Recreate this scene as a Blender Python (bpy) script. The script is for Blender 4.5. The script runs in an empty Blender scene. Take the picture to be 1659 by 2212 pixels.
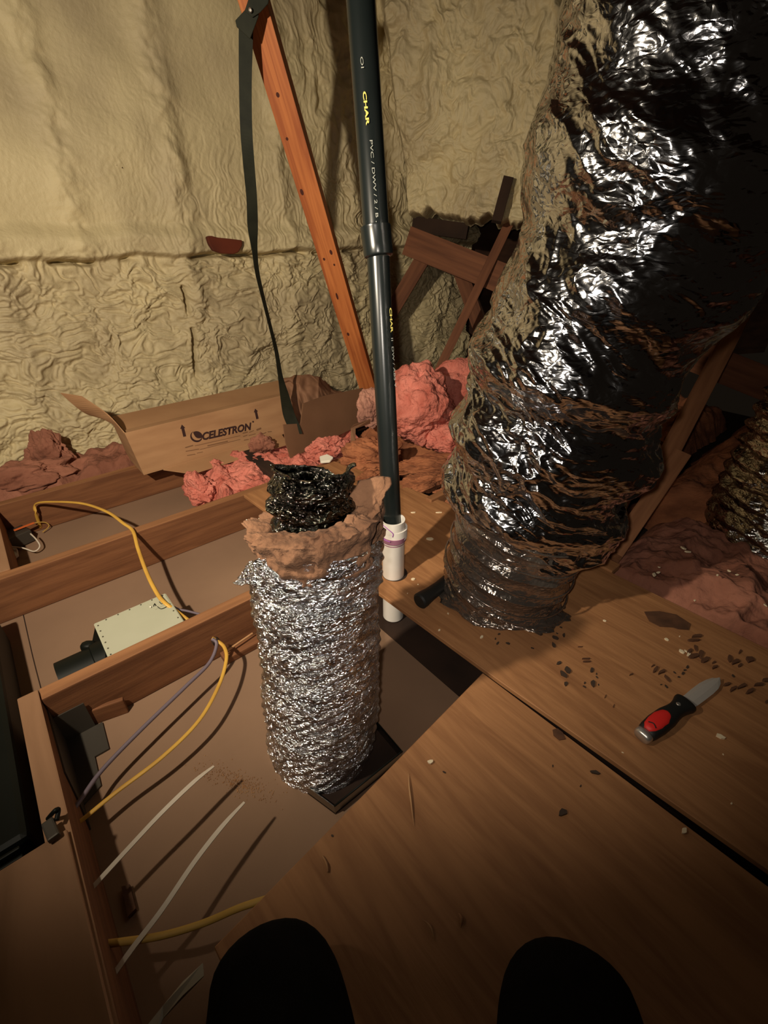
import bpy, bmesh, math, random
import numpy as np
from mathutils import Vector, Matrix
random.seed(7)
C = bpy.context.scene.collection
SC = bpy.context.scene
# ------------------------------------------------------------------ camera
FPX = 1000.0; PITCH = math.radians(31.4); ROLL = math.radians(0.5); CAMH = 0.88
F = Vector((0, math.cos(PITCH), -math.sin(PITCH))); R0 = Vector((1, 0, 0)); U0 = R0.cross(F)
R = math.cos(ROLL)*R0 - math.sin(ROLL)*U0; U = math.sin(ROLL)*R0 + math.cos(ROLL)*U0
O = Vector((0, 0, CAMH))
cam = bpy.data.cameras.new('camera'); camo = bpy.data.objects.new('camera', cam); C.objects.link(camo)
cam.sensor_fit = 'HORIZONTAL'; cam.sensor_width = 36.0; cam.lens = 36.0*FPX/1659.0
cam.clip_start = 0.02
camo.matrix_world = Matrix(((R.x, U.x, -F.x, O.x), (R.y, U.y, -F.y, O.y), (R.z, U.z, -F.z, O.z), (0, 0, 0, 1)))
SC.camera = camo
# ------------------------------------------------------------------ world, lamp, exposure
w = bpy.data.worlds.new('attic_air'); SC.world = w; w.use_nodes = True
w.node_tree.nodes['Background'].inputs[0].default_value = (1.0, 0.72, 0.48, 1)
w.node_tree.nodes['Background'].inputs[1].default_value = 0.006
def rot_to(d):
    return Vector(d).to_track_quat('-Z', 'Y').to_euler()
LP = Vector((-0.74, 0.20, 1.17))
ld = bpy.data.lights.new('work_lamp', 'SPOT'); lo = bpy.data.objects.new('work_lamp', ld); C.objects.link(lo)
ld.energy = 150; ld.spot_size = math.radians(140); ld.spot_blend = 1.0; ld.shadow_soft_size = 0.022
ld.color = (1.0, 0.86, 0.66)
lo.location = LP; lo.rotation_euler = rot_to(Vector((-0.42, 2.3, 0.42)) - LP)
# the phone's own flash, right beside the lens
fd = bpy.data.lights.new('phone_flash', 'SPOT'); fo = bpy.data.objects.new('phone_flash', fd); C.objects.link(fo)
fd.energy = 26; fd.spot_size = math.radians(93); fd.spot_blend = 1.0; fd.shadow_soft_size = 0.012
fd.color = (1.0, 0.9, 0.78)
at_aim = O + F*1.0 + R*0.17 + U*0.126
fo.location = O + Vector((-0.03, 0.0, 0.02)); fo.rotation_euler = rot_to(at_aim - fo.location)
SC.view_settings.view_transform = 'Standard'; SC.view_settings.look = 'None'
SC.view_settings.gamma = 1.0; SC.view_settings.use_curve_mapping = False
SC.view_settings.exposure = 0.0

# ------------------------------------------------------------------ points from the photograph
def ray(px, py): return F*FPX + R*(px-829.5) - U*(py-1106)
def at(px, py, z=0.0):
    d = ray(px, py); return O + d*((z-O.z)/d.z)
def atY(px, py, Y):
    d = ray(px, py); return O + d*(Y/d.y)
def atd(px, py, dep): return O + ray(px, py)*(dep/FPX)
A40 = math.radians(40)
M = Vector((math.cos(A40), math.sin(A40), 0)); N = Vector((-math.sin(A40), math.cos(A40), 0))
def mn(m, n, z=0.0): return M*m + N*n + Vector((0, 0, z))
def atn(px, py, n0):
    d = ray(px, py); return O + d*((n0-O.dot(N))/d.dot(N))

# ------------------------------------------------------------------ noise
_rng = np.random.RandomState(3)
_perm = np.tile(_rng.permutation(256), 3)
_g = _rng.normal(size=(256, 3)); _g /= np.linalg.norm(_g, axis=1)[:, None]
def perlin(P):
    P = np.asarray(P, float); i = np.floor(P).astype(int); f = P - i; i &= 255
    u = f*f*f*(f*(f*6-15)+10)
    def gr(a, b, c):
        h = _perm[_perm[_perm[i[:, 0]+a & 255]+(i[:, 1]+b & 255)]+(i[:, 2]+c & 255)]
        return (_g[h]*(f-np.array([a, b, c]))).sum(1)
    def L(a, b, t): return a+(b-a)*t
    x = L(L(L(gr(0,0,0), gr(1,0,0), u[:,0]), L(gr(0,1,0), gr(1,1,0), u[:,0]), u[:,1]),
          L(L(gr(0,0,1), gr(1,0,1), u[:,0]), L(gr(0,1,1), gr(1,1,1), u[:,0]), u[:,1]), u[:,2])
    return x*1.6
def fbm(P, o=4, seed=0.0):
    P = np.asarray(P, float)+seed*7.31; s = 0; a = 1
    for k in range(o):
        s = s + a*perlin(P); P = P*2.03+11.7; a *= 0.5
    return s
def ridged(P, o=3, seed=0.0):
    P = np.asarray(P, float)+seed*5.17; s = 0; a = 1
    for k in range(o):
        s = s + a*(1-np.abs(perlin(P))*2.2); P = P*2.1+3.3; a *= 0.55
    return s
def sm(a, b, x):
    t = np.clip((x-a)/(b-a), 0, 1); return t*t*(3-2*t)

# ------------------------------------------------------------------ materials
def mat(name, col, rough=0.8, metal=0.0, col2=None, scale=(1, 1, 1), nscale=8.0, detail=6.0, distort=0.0,
        bump=0.0, bscale=40.0, bdist=0.002, mixpos=(0.35, 0.65), spec=0.4, extra=None, coat=0.0):
    m = bpy.data.materials.new(name); m.use_nodes = True; nt = m.node_tree; ns = nt.nodes
    b = ns['Principled BSDF']; b.inputs['Roughness'].default_value = rough; b.inputs['Metallic'].default_value = metal
    b.inputs['Specular IOR Level'].default_value = spec
    b.inputs['Coat Weight'].default_value = coat
    b.inputs['Base Color'].default_value = (*col, 1); b.inputs['Specular IOR Level'].default_value = spec
    tc = ns.new('ShaderNodeTexCoord'); mp = ns.new('ShaderNodeMapping'); mp.inputs['Scale'].default_value = scale
    nt.links.new(tc.outputs['Object'], mp.inputs['Vector'])
    if col2 is not None:
        n = ns.new('ShaderNodeTexNoise'); n.inputs['Scale'].default_value = nscale; n.inputs['Detail'].default_value = detail
        n.inputs['Distortion'].default_value = distort
        r = ns.new('ShaderNodeValToRGB'); r.color_ramp.elements[0].position = mixpos[0]; r.color_ramp.elements[1].position = mixpos[1]
        r.color_ramp.elements[0].color = (*col, 1); r.color_ramp.elements[1].color = (*col2, 1)
        nt.links.new(mp.outputs[0], n.inputs['Vector']); nt.links.new(n.outputs['Fac'], r.inputs[0])
        nt.links.new(r.outputs[0], b.inputs['Base Color'])
    if bump:
        n2 = ns.new('ShaderNodeTexNoise'); n2.inputs['Scale'].default_value = bscale; n2.inputs['Detail'].default_value = 6
        bm_ = ns.new('ShaderNodeBump'); bm_.inputs['Strength'].default_value = bump; bm_.inputs['Distance'].default_value = bdist
        nt.links.new(mp.outputs[0], n2.inputs['Vector']); nt.links.new(n2.outputs['Fac'], bm_.inputs['Height'])
        nt.links.new(bm_.outputs[0], b.inputs['Normal'])
    if extra: extra(nt, b, mp)
    return m
def knots(dark, scale=3.0):
    """sparse dark knots and long grain lines mixed over the colour"""
    def f(nt, b, mp):
        ns = nt.nodes; src = b.inputs['Base Color'].links[0].from_socket
        tc = [n for n in ns if n.type == 'TEX_COORD'][0]
        mp2 = ns.new('ShaderNodeMapping'); mp2.inputs['Scale'].default_value = (0.45, 1, 1); nt.links.new(tc.outputs['Object'], mp2.inputs['Vector'])
        v = ns.new('ShaderNodeTexVoronoi'); v.inputs['Scale'].default_value = scale*2.6; nt.links.new(mp2.outputs[0], v.inputs['Vector'])
        r = ns.new('ShaderNodeValToRGB'); r.color_ramp.elements[0].position = 0.06; r.color_ramp.elements[1].position = 0.13
        r.color_ramp.elements[0].color = (1, 1, 1, 1); r.color_ramp.elements[1].color = (0, 0, 0, 1)
        nt.links.new(v.outputs['Distance'], r.inputs[0])
        mx = ns.new('ShaderNodeMix'); mx.data_type = 'RGBA'; nt.links.new(r.outputs[0], mx.inputs['Factor'])
        nt.links.new(src, mx.inputs['A']); mx.inputs['B'].default_value = (*dark, 1)
        nt.links.new(mx.outputs['Result'], b.inputs['Base Color'])
    return f
def foil(name, col, rough, bstr, sc=(1, 1, 1), vs=60, dist=0.004, metal=1.0, fine=220, nz=0.14, spec=0.5):
    m = bpy.data.materials.new(name); m.use_nodes = True; nt = m.node_tree; ns = nt.nodes
    b = ns['Principled BSDF']; b.inputs['Metallic'].default_value = metal; b.inputs['Roughness'].default_value = rough
    b.inputs['Base Color'].default_value = (*col, 1)
    tc = ns.new('ShaderNodeTexCoord'); mp = ns.new('ShaderNodeMapping'); mp.inputs['Scale'].default_value = sc
    nt.links.new(tc.outputs['Object'], mp.inputs['Vector'])
    wn = ns.new('ShaderNodeTexNoise'); wn.inputs['Scale'].default_value = 9; wn.inputs['Detail'].default_value = 3
    nt.links.new(mp.outputs[0], wn.inputs['Vector'])
    ad = ns.new('ShaderNodeMixRGB'); ad.blend_type = 'LINEAR_LIGHT'; ad.inputs[0].default_value = 0.06
    nt.links.new(mp.outputs[0], ad.inputs[1]); nt.links.new(wn.outputs['Color'], ad.inputs[2])
    v = ns.new('ShaderNodeTexVoronoi'); v.feature = 'DISTANCE_TO_EDGE'; v.inputs['Scale'].default_value = vs; nt.links.new(ad.outputs[0], v.inputs['Vector'])
    n = ns.new('ShaderNodeTexNoise'); n.inputs['Scale'].default_value = fine; n.inputs['Detail'].default_value = 4; n.inputs['Distortion'].default_value = 0.6
    nt.links.new(ad.outputs[0], n.inputs['Vector'])
    v2 = ns.new('ShaderNodeTexVoronoi'); v2.feature = 'DISTANCE_TO_EDGE'; v2.inputs['Scale'].default_value = vs*2.7; nt.links.new(ad.outputs[0], v2.inputs['Vector'])
    m2 = ns.new('ShaderNodeMath'); m2.operation = 'MULTIPLY_ADD'; m2.inputs[1].default_value = 0.42
    nt.links.new(v2.outputs['Distance'], m2.inputs[0]); nt.links.new(v.outputs['Distance'], m2.inputs[2])
    ma = ns.new('ShaderNodeMath'); ma.operation = 'MULTIPLY_ADD'; ma.inputs[1].default_value = nz
    nt.links.new(n.outputs['Fac'], ma.inputs[0]); nt.links.new(m2.outputs[0], ma.inputs[2])
    bp = ns.new('ShaderNodeBump'); bp.inputs['Strength'].default_value = bstr; bp.inputs['Distance'].default_value = dist
    nt.links.new(ma.outputs[0], bp.inputs['Height']); nt.links.new(bp.outputs[0], b.inputs['Normal'])
    return m
MT = {}
MT['foam'] = mat('spray_foam', (0.60, 0.50, 0.29), 0.62, col2=(0.46, 0.375, 0.225), nscale=2.2, bump=0.55, bscale=55, bdist=0.006, mixpos=(0.42, 0.62))
MT['drywall'] = mat('dusty_drywall', (0.265, 0.160, 0.098), 0.9, col2=(0.20, 0.118, 0.072), nscale=2.5, bump=0.15, bscale=300, bdist=0.001, mixpos=(0.3, 0.75))
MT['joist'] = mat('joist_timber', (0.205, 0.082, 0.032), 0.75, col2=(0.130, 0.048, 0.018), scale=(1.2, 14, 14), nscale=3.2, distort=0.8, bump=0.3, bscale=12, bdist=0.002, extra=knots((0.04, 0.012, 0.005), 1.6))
MT['joisttop'] = mat('paler_joist_top', (0.30, 0.135, 0.055), 0.8, col2=(0.21, 0.09, 0.036), scale=(1.2, 14, 14), nscale=3.0, bump=0.3, bscale=12, bdist=0.002)  # lighter tone of the joist timber, set on upper faces
MT['brace'] = mat('orange_timber', (0.50, 0.165, 0.045), 0.6, col2=(0.30, 0.078, 0.020), scale=(0.8, 16, 16), nscale=2.6, distort=1.0, bump=0.2, bscale=10, bdist=0.001, extra=knots((0.05, 0.01, 0.004), 2.0))
MT['truss'] = mat('truss_timber', (0.20, 0.075, 0.032), 0.8, col2=(0.12, 0.042, 0.018), scale=(1, 14, 14), nscale=3, bump=0.2, bscale=12, bdist=0.001)
MT['ply'] = mat('worn_plywood', (0.38, 0.180, 0.072), 0.72, col2=(0.245, 0.106, 0.040), scale=(1.0, 8, 3), nscale=2.9, detail=12, distort=1.8, bump=0.5, bscale=14, bdist=0.002, mixpos=(0.32, 0.72))
MT['plyleft'] = mat('pale_plywood', (0.34, 0.185, 0.10), 0.8, col2=(0.23, 0.12, 0.06), scale=(1, 5, 3), nscale=2.2, distort=0.8, bump=0.2, bscale=10, bdist=0.001)
MT['dark'] = mat('shadowed_timber', (0.035, 0.016, 0.008), 0.9, col2=(0.018, 0.008, 0.004), nscale=6)  # timber brown darkened to hold shade; also the dark in holes and joints
MT['roof'] = mat('roof_boards', (0.07, 0.03, 0.015), 0.9, col2=(0.035, 0.014, 0.008), scale=(1, 9, 9), nscale=2)
MT['foil'] = foil('crumpled_foil', (0.90, 0.90, 0.92), 0.13, 0.75, sc=(1, 1, 3.0), vs=78, dist=0.009, fine=190)
MT['foilbig'] = foil('silver_film', (0.62, 0.62, 0.64), 0.13, 0.25, sc=(1, 1, 2.0), vs=15, dist=0.016, fine=75, nz=0.10)
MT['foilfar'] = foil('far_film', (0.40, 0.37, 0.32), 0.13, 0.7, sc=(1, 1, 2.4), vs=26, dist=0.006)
MT['film'] = foil('clear_grey_film', (0.30, 0.25, 0.21), 0.16, 0.5, sc=(1, 1, 1.5), vs=36, dist=0.005, metal=0.85, fine=120)
MT['blackfilm'] = foil('black_film', (0.10, 0.095, 0.075), 0.09, 1.0, sc=(1, 1, 1.8), vs=38, dist=0.014, metal=1.0, spec=1.0)
MT['fiber'] = mat('brown_glass_fibre', (0.21, 0.105, 0.056), 1.0, col2=(0.10, 0.046, 0.023), nscale=14, bump=0.9, bscale=120, bdist=0.004)
MT['pink'] = mat('pink_glass_fibre', (0.70, 0.235, 0.175), 1.0, col2=(0.42, 0.10, 0.068), nscale=9, detail=10, distort=0.8, bump=1.0, bscale=60, bdist=0.014, mixpos=(0.36, 0.68))
MT['duskpink'] = mat('dusty_pink_fibre', (0.36, 0.15, 0.095), 1.0, col2=(0.20, 0.075, 0.045), nscale=5, bump=0.9, bscale=60, bdist=0.006)
MT['brownbatt'] = mat('brown_batt', (0.38, 0.14, 0.06), 1.0, col2=(0.19, 0.065, 0.028), scale=(1, 2, 3), nscale=6, bump=0.8, bscale=50, bdist=0.006)
MT['pipe'] = mat('black_abs', (0.007, 0.010, 0.010), 0.26, spec=0.6, col2=(0.010, 0.013, 0.013), nscale=4)
MT['pvc'] = mat('white_pvc', (0.78, 0.74, 0.68), 0.4, col2=(0.66, 0.62, 0.56), nscale=7)
MT['primer'] = mat('purple_primer', (0.30, 0.13, 0.20), 0.5, col2=(0.12, 0.045, 0.07), nscale=16)
MT['purple'] = mat('purple_ink', (0.35, 0.10, 0.42), 0.5)
MT['strap'] = mat('olive_strap', (0.011, 0.012, 0.007), 0.7, spec=0.2, col2=(0.018, 0.019, 0.011), nscale=20, bump=0.3, bscale=200, bdist=0.0005)
MT['card'] = mat('cardboard', (0.42, 0.235, 0.115), 0.85, col2=(0.34, 0.18, 0.085), scale=(1, 1, 6), nscale=4, bump=0.12, bscale=90, bdist=0.0005)
MT['cardark'] = mat('dark_cardboard', (0.20, 0.10, 0.05), 0.85, col2=(0.155, 0.075, 0.036), nscale=4)
MT['kraft'] = mat('kraft_paper', (0.24, 0.12, 0.065), 0.8, col2=(0.17, 0.08, 0.04), nscale=5, bump=0.3, bscale=20, bdist=0.003)
MT['ink'] = mat('box_ink', (0.035, 0.012, 0.010), 0.8)
MT['faintink'] = mat('faint_box_ink', (0.19, 0.095, 0.045), 0.85)
MT['boxmetal'] = mat('grey_green_enamel', (0.42, 0.42, 0.315), 0.5, col2=(0.37, 0.37, 0.27), nscale=5)
MT['rivet'] = mat('rivet', (0.12, 0.11, 0.08), 0.5, metal=0.5)
MT['blackplastic'] = mat('black_plastic', (0.005, 0.006, 0.0045), 0.5, col2=(0.007, 0.008, 0.006), nscale=5, spec=0.15)
MT['yellow'] = mat('yellow_cable', (0.62, 0.36, 0.06), 0.5, col2=(0.50, 0.27, 0.045), nscale=12)
MT['yellowold'] = mat('dull_yellow_cable', (0.45, 0.27, 0.055), 0.6)
MT['grey'] = mat('grey_cable', (0.15, 0.115, 0.14), 0.5)
MT['strip'] = mat('pale_strip', (0.62, 0.54, 0.44), 0.45, col2=(0.52, 0.44, 0.35), nscale=9)
MT['white'] = mat('white_plastic', (0.72, 0.68, 0.58), 0.5)
MT['bits'] = mat('cream_foam_bits', (0.74, 0.62, 0.42), 0.8)
MT['chip'] = mat('dark_chip', (0.060, 0.040, 0.027), 0.7, col2=(0.035, 0.02, 0.012), nscale=30)
MT['bark'] = mat('brown_scrap', (0.13, 0.055, 0.025), 0.85, col2=(0.06, 0.026, 0.012), nscale=20)
MT['splinter'] = mat('splinter', (0.50, 0.28, 0.13), 0.8, col2=(0.30, 0.14, 0.06), nscale=20)
MT['red'] = mat('red_grip', (0.62, 0.022, 0.018), 0.5)
MT['rubber'] = mat('black_rubber', (0.010, 0.010, 0.009), 0.55)
MT['steel'] = mat('brushed_steel', (0.62, 0.58, 0.53), 0.30, metal=0.85)
MT['darksteel'] = mat('galvanised_sheet', (0.30, 0.29, 0.27), 0.28, metal=1.0)
MT['trouser'] = mat('dark_trousers', (0.0075, 0.007, 0.006), 1.0, spec=0.05, col2=(0.005, 0.005, 0.0045), nscale=30, bump=0.5, bscale=400, bdist=0.001)
MT['palesheet'] = mat('pale_sheet', (0.50, 0.47, 0.38), 0.6, col2=(0.40, 0.37, 0.29), nscale=5)
MT['orange'] = mat('orange_tape', (0.62, 0.13, 0.03), 0.5)
MT['bracket'] = mat('grimy_bracket', (0.07, 0.06, 0.048), 0.55, metal=0.5)
MT['yellowtext'] = mat('yellow_print', (0.72, 0.62, 0.16), 0.5)
MT['whitetext'] = mat('grey_print', (0.36, 0.37, 0.33), 0.5)

# ------------------------------------------------------------------ builders
def tag(o, label, cat, group=None, kind=None):
    if label: o['label'] = label
    if cat: o['category'] = cat
    if group: o['group'] = group
    if kind: o['kind'] = kind
    return o
def struct(o): o['kind'] = 'structure'; return o
def empty(name, loc=(0, 0, 0)):
    o = bpy.data.objects.new(name, None); o.location = loc; o.empty_display_size = 0.02; C.objects.link(o); return o
def link(name, me, m, parent=None, smooth=True, loc=None):
    o = bpy.data.objects.new(name, me); C.objects.link(o)
    if m is not None: me.materials.append(m)
    if smooth: me.shade_smooth()
    if loc is not None: o.location = loc
    if parent is not None:
        o.parent = parent; o.matrix_parent_inverse = Matrix.Translation(-parent.location)
    return o
def fast(name, V, Fq, m, parent=None, smooth=True):
    V = np.asarray(V, np.float32); Fq = np.asarray(Fq, np.int32)
    me = bpy.data.meshes.new(name); k = Fq.shape[1]
    me.vertices.add(len(V)); me.vertices.foreach_set('co', V.ravel())
    me.loops.add(Fq.size); me.loops.foreach_set('vertex_index', Fq.ravel())
    me.polygons.add(len(Fq)); me.polygons.foreach_set('loop_start', np.arange(0, Fq.size, k, dtype=np.int32))
    me.polygons.foreach_set('loop_total', np.full(len(Fq), k, np.int32))
    me.update(calc_edges=True); me.validate()
    return link(name, me, m, parent, smooth)
def gridfaces(nu, nv, wrapu=False):
    iu = np.arange(nu if wrapu else nu-1); iv = np.arange(nv-1)
    a, b = np.meshgrid(iu, iv, indexing='ij'); a = a.ravel(); b = b.ravel(); a2 = (a+1) % nu
    return np.stack([a*nv+b, a2*nv+b, a2*nv+b+1, a*nv+b+1], 1)
def mesh(name, verts, faces, m, parent=None, smooth=False):
    me = bpy.data.meshes.new(name); me.from_pydata([tuple(v) for v in verts], [], faces); me.update()
    return link(name, me, m, parent, smooth)
def board(name, p0, p1, wd, th, m, parent=None, up=Vector((0, 0, 1)), bev=0.003, topmat=None, rough=0.0):
    """a timber from p0 to p1; wd along 'side', th along up; own axes so its grain runs along it"""
    p0 = Vector(p0); p1 = Vector(p1); x = (p1-p0); L = x.length; x.normalize()
    y = up.cross(x).normalized(); z = x.cross(y)
    bm = bmesh.new(); bmesh.ops.create_cube(bm, size=1.0)
    for v in bm.verts: v.co = Vector((v.co.x*L, v.co.y*wd, v.co.z*th))
    if bev: bmesh.ops.bevel(bm, geom=bm.edges[:], offset=bev, segments=2, affect='EDGES', profile=0.6)
    me = bpy.data.meshes.new(name); bm.to_mesh(me); bm.free()
    o = bpy.data.objects.new(name, me); C.objects.link(o); me.materials.append(m)
    if topmat:
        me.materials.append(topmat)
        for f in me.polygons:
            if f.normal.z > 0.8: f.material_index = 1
    c = (p0+p1)/2
    Mw = Matrix(((x.x, y.x, z.x, c.x), (x.y, y.y, z.y, c.y), (x.z, y.z, z.z, c.z), (0, 0, 0, 1)))
    if parent: o.parent = parent; o.matrix_parent_inverse = Matrix.Translation(-parent.location)
    o.matrix_basis = Mw
    return o
def prism(name, pts, th, m, parent=None, nrm=None, bev=0.0, smooth=False):
    """polygon (3-D points, planar) given thickness th along -normal"""
    pts = [Vector(p) for p in pts]
    if nrm is None: nrm = Vector((0, 0, 1))
    n = len(pts); V = pts+[p-nrm*th for p in pts]
    bm = bmesh.new(); vs = [bm.verts.new(v) for v in V]
    bm.faces.new(vs[:n]); bm.faces.new(vs[n:][::-1])
    for i in range(n): bm.faces.new((vs[i], vs[n+i], vs[n+(i+1) % n], vs[(i+1) % n]))
    bmesh.ops.recalc_face_normals(bm, faces=bm.faces[:])
    if bev: bmesh.ops.bevel(bm, geom=bm.edges[:], offset=bev, segments=1, affect='EDGES')
    me = bpy.data.meshes.new(name); bm.to_mesh(me); bm.free()
    return link(name, me, m, parent, smooth)
def smoothpath(pts, n):
    pts = [Vector(p) for p in pts]; out = []; k = len(pts)
    for i in range(k-1):
        p0 = pts[max(i-1, 0)]; p1 = pts[i]; p2 = pts[i+1]; p3 = pts[min(i+2, k-1)]
        for j in range(n):
            t = j/n; t2 = t*t; t3 = t2*t
            out.append(0.5*((2*p1)+(p2-p0)*t+(2*p0-5*p1+4*p2-p3)*t2+(3*p1-p0-3*p2+p3)*t3))
    out.append(pts[-1]); return out
def tube(name, pts, ra, m, parent=None, rb=None, n=8, seg=10, cap=True, up=Vector((0, 0, 1)), radf=None):
    """sweep an ellipse (ra across, rb along up) along a smooth path"""
    P = smoothpath(pts, n) if n > 1 else [Vector(p) for p in pts]
    rb = rb or ra; V = []; Fc = []
    for i, p in enumerate(P):
        t = (P[min(i+1, len(P)-1)]-P[max(i-1, 0)]).normalized()
        s = up.cross(t)
        if s.length < 1e-4: s = Vector((1, 0, 0))
        s.normalize(); q = t.cross(s); k = radf(i/(len(P)-1)) if radf else 1
        for j in range(seg):
            a = 2*math.pi*j/seg; V.append(p+s*math.cos(a)*ra*k+q*math.sin(a)*rb*k)
    for i in range(len(P)-1):
        for j in range(seg):
            Fc.append((i*seg+j, i*seg+(j+1) % seg, (i+1)*seg+(j+1) % seg, (i+1)*seg+j))
    if cap: Fc.append(tuple(range(seg))[::-1]); Fc.append(tuple(range((len(P)-1)*seg, len(P)*seg)))
    return mesh(name, V, Fc, m, parent, True)
def cyl(name, p0, p1, r0, r1, m, parent=None, seg=40, rings=None):
    """lathe between two points; rings = [(t, r), ...] overrides"""
    p0 = Vector(p0); p1 = Vector(p1); rings = rings or [(0, r0), (1, r1)]
    x = (p1-p0).normalized(); y = x.orthogonal().normalized(); z = x.cross(y); V = []; Fc = []
    for t, r in rings:
        c = p0+(p1-p0)*t
        for j in range(seg): a = 2*math.pi*j/seg; V.append(c+(y*math.cos(a)+z*math.sin(a))*r)
    for i in range(len(rings)-1):
        for j in range(seg): Fc.append((i*seg+j, (i+1)*seg+j, (i+1)*seg+(j+1) % seg, i*seg+(j+1) % seg))
    Fc.append(tuple(range(seg))); Fc.append(tuple(range((len(rings)-1)*seg, len(rings)*seg))[::-1])
    o = mesh(name, V, Fc, m, parent, True)
    bm = bmesh.new(); bm.from_mesh(o.data); bmesh.ops.recalc_face_normals(bm, faces=bm.faces[:])
    for e in bm.edges:
        if len(e.link_faces) == 2 and e.calc_face_angle() > 0.6: e.smooth = False
    bm.to_mesh(o.data); bm.free(); return o
def blob(name, c, size, m, parent=None, sub=6, amp=0.25, freq=3.0, seed=0, rot=0.0, flat=None, oct=5, rid=0.0):
    """torn lump of fibre: an ellipsoid pushed about by noise"""
    bm = bmesh.new(); bmesh.ops.create_icosphere(bm, subdivisions=sub, radius=1.0)
    me = bpy.data.meshes.new(name); bm.to_mesh(me); bm.free()
    V = np.empty(len(me.vertices)*3); me.vertices.foreach_get('co', V); V = V.reshape(-1, 3)
    Nn = V.copy(); S = np.array(size)
    d = fbm(V*freq*0.45, 3, seed)*amp*1.15 + fbm(V*freq*1.3, 3, seed+9)*amp*0.22 + fbm(V*freq*5, 3, seed+19)*amp*0.07
    wq = np.stack([fbm(V*2, 2, seed+7), fbm(V*2, 2, seed+8), fbm(V*2, 2, seed+9)], 1)
    d += (ridged(V*freq*0.7+wq*0.6, 2, seed+4)-1.0)*(0.035+rid)
    V = Nn*(1+d)[:, None]
    if flat is not None: V[:, 2] = np.maximum(V[:, 2], flat)
    V = V*S; ca, sa = math.cos(rot), math.sin(rot)
    V = np.stack([V[:, 0]*ca-V[:, 1]*sa, V[:, 0]*sa+V[:, 1]*ca, V[:, 2]], 1)
    me.vertices.foreach_set('co', V.ravel().astype(np.float32)); me.update()
    if parent is None: return link(name, me, m, None, True, loc=Vector(c))
    V = V+np.array(c); me.vertices.foreach_set('co', V.ravel().astype(np.float32)); me.update()
    return link(name, me, m, parent, True)
def heap(name, poly_mn, z0, h, m, nu=140, nv=140, seed=0, amp=0.03, freq=6, parent=None, fold=0.0, edge=0.12):
    """a batt lying in a four-cornered area given by (m, n) corners"""
    a, b, c, d = [np.array(q, float) for q in poly_mn]
    s, t = np.meshgrid(np.linspace(0, 1, nu), np.linspace(0, 1, nv), indexing='ij'); s = s.ravel(); t = t.ravel()
    XY = (a[None]*((1-s)*(1-t))[:, None]+b[None]*(s*(1-t))[:, None]+c[None]*(s*t)[:, None]+d[None]*((1-s)*t)[:, None])
    P3 = np.stack([XY[:, 0], XY[:, 1], np.zeros_like(s)], 1)
    wob = fbm(P3*9, 4, seed+3)*0.018; wob2 = fbm(P3*9, 4, seed+6)*0.018
    e = np.minimum(np.minimum(s, 1-s), np.minimum(t, 1-t)); k = sm(0, edge, e)**0.5
    z = z0+h*k+k*amp*fbm(P3*freq, 5, seed)+k*amp*0.5*(ridged(P3*freq*1.3, 3, seed+2)-1)
    if fold: z += k*fold*np.cos(8*fbm(P3*freq*0.4, 2, seed+5)+P3[:, 1]*14)
    mm = XY[:, 0]+wob; nn = XY[:, 1]+wob2
    V = np.stack([M.x*mm+N.x*nn, M.y*mm+N.y*nn, z], 1)
    return fast(name, V, gridfaces(nu, nv), m, parent)

# ================================================================== SETTING
# drywall seen from above
V = []; nu, nv = 60, 60
DZ = -0.15
fl = prism('floor', [mn(-1.6, -1.2, DZ), mn(0.64, -1.2, DZ), mn(0.64, 2.6, DZ), mn(-1.6, 2.6, DZ)], 0.013, MT['drywall']); struct(fl)
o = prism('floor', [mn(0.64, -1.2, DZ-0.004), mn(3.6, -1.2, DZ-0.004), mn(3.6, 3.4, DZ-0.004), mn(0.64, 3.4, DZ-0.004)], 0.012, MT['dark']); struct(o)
# the dim joint between two sheets of drywall
o = tube('trim_1', [at(50, 1326, DZ), at(70, 1415, DZ), at(92, 1500, DZ)], 0.0014, MT['dark'], n=3, seg=6, rb=0.0008); struct(o)

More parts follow.
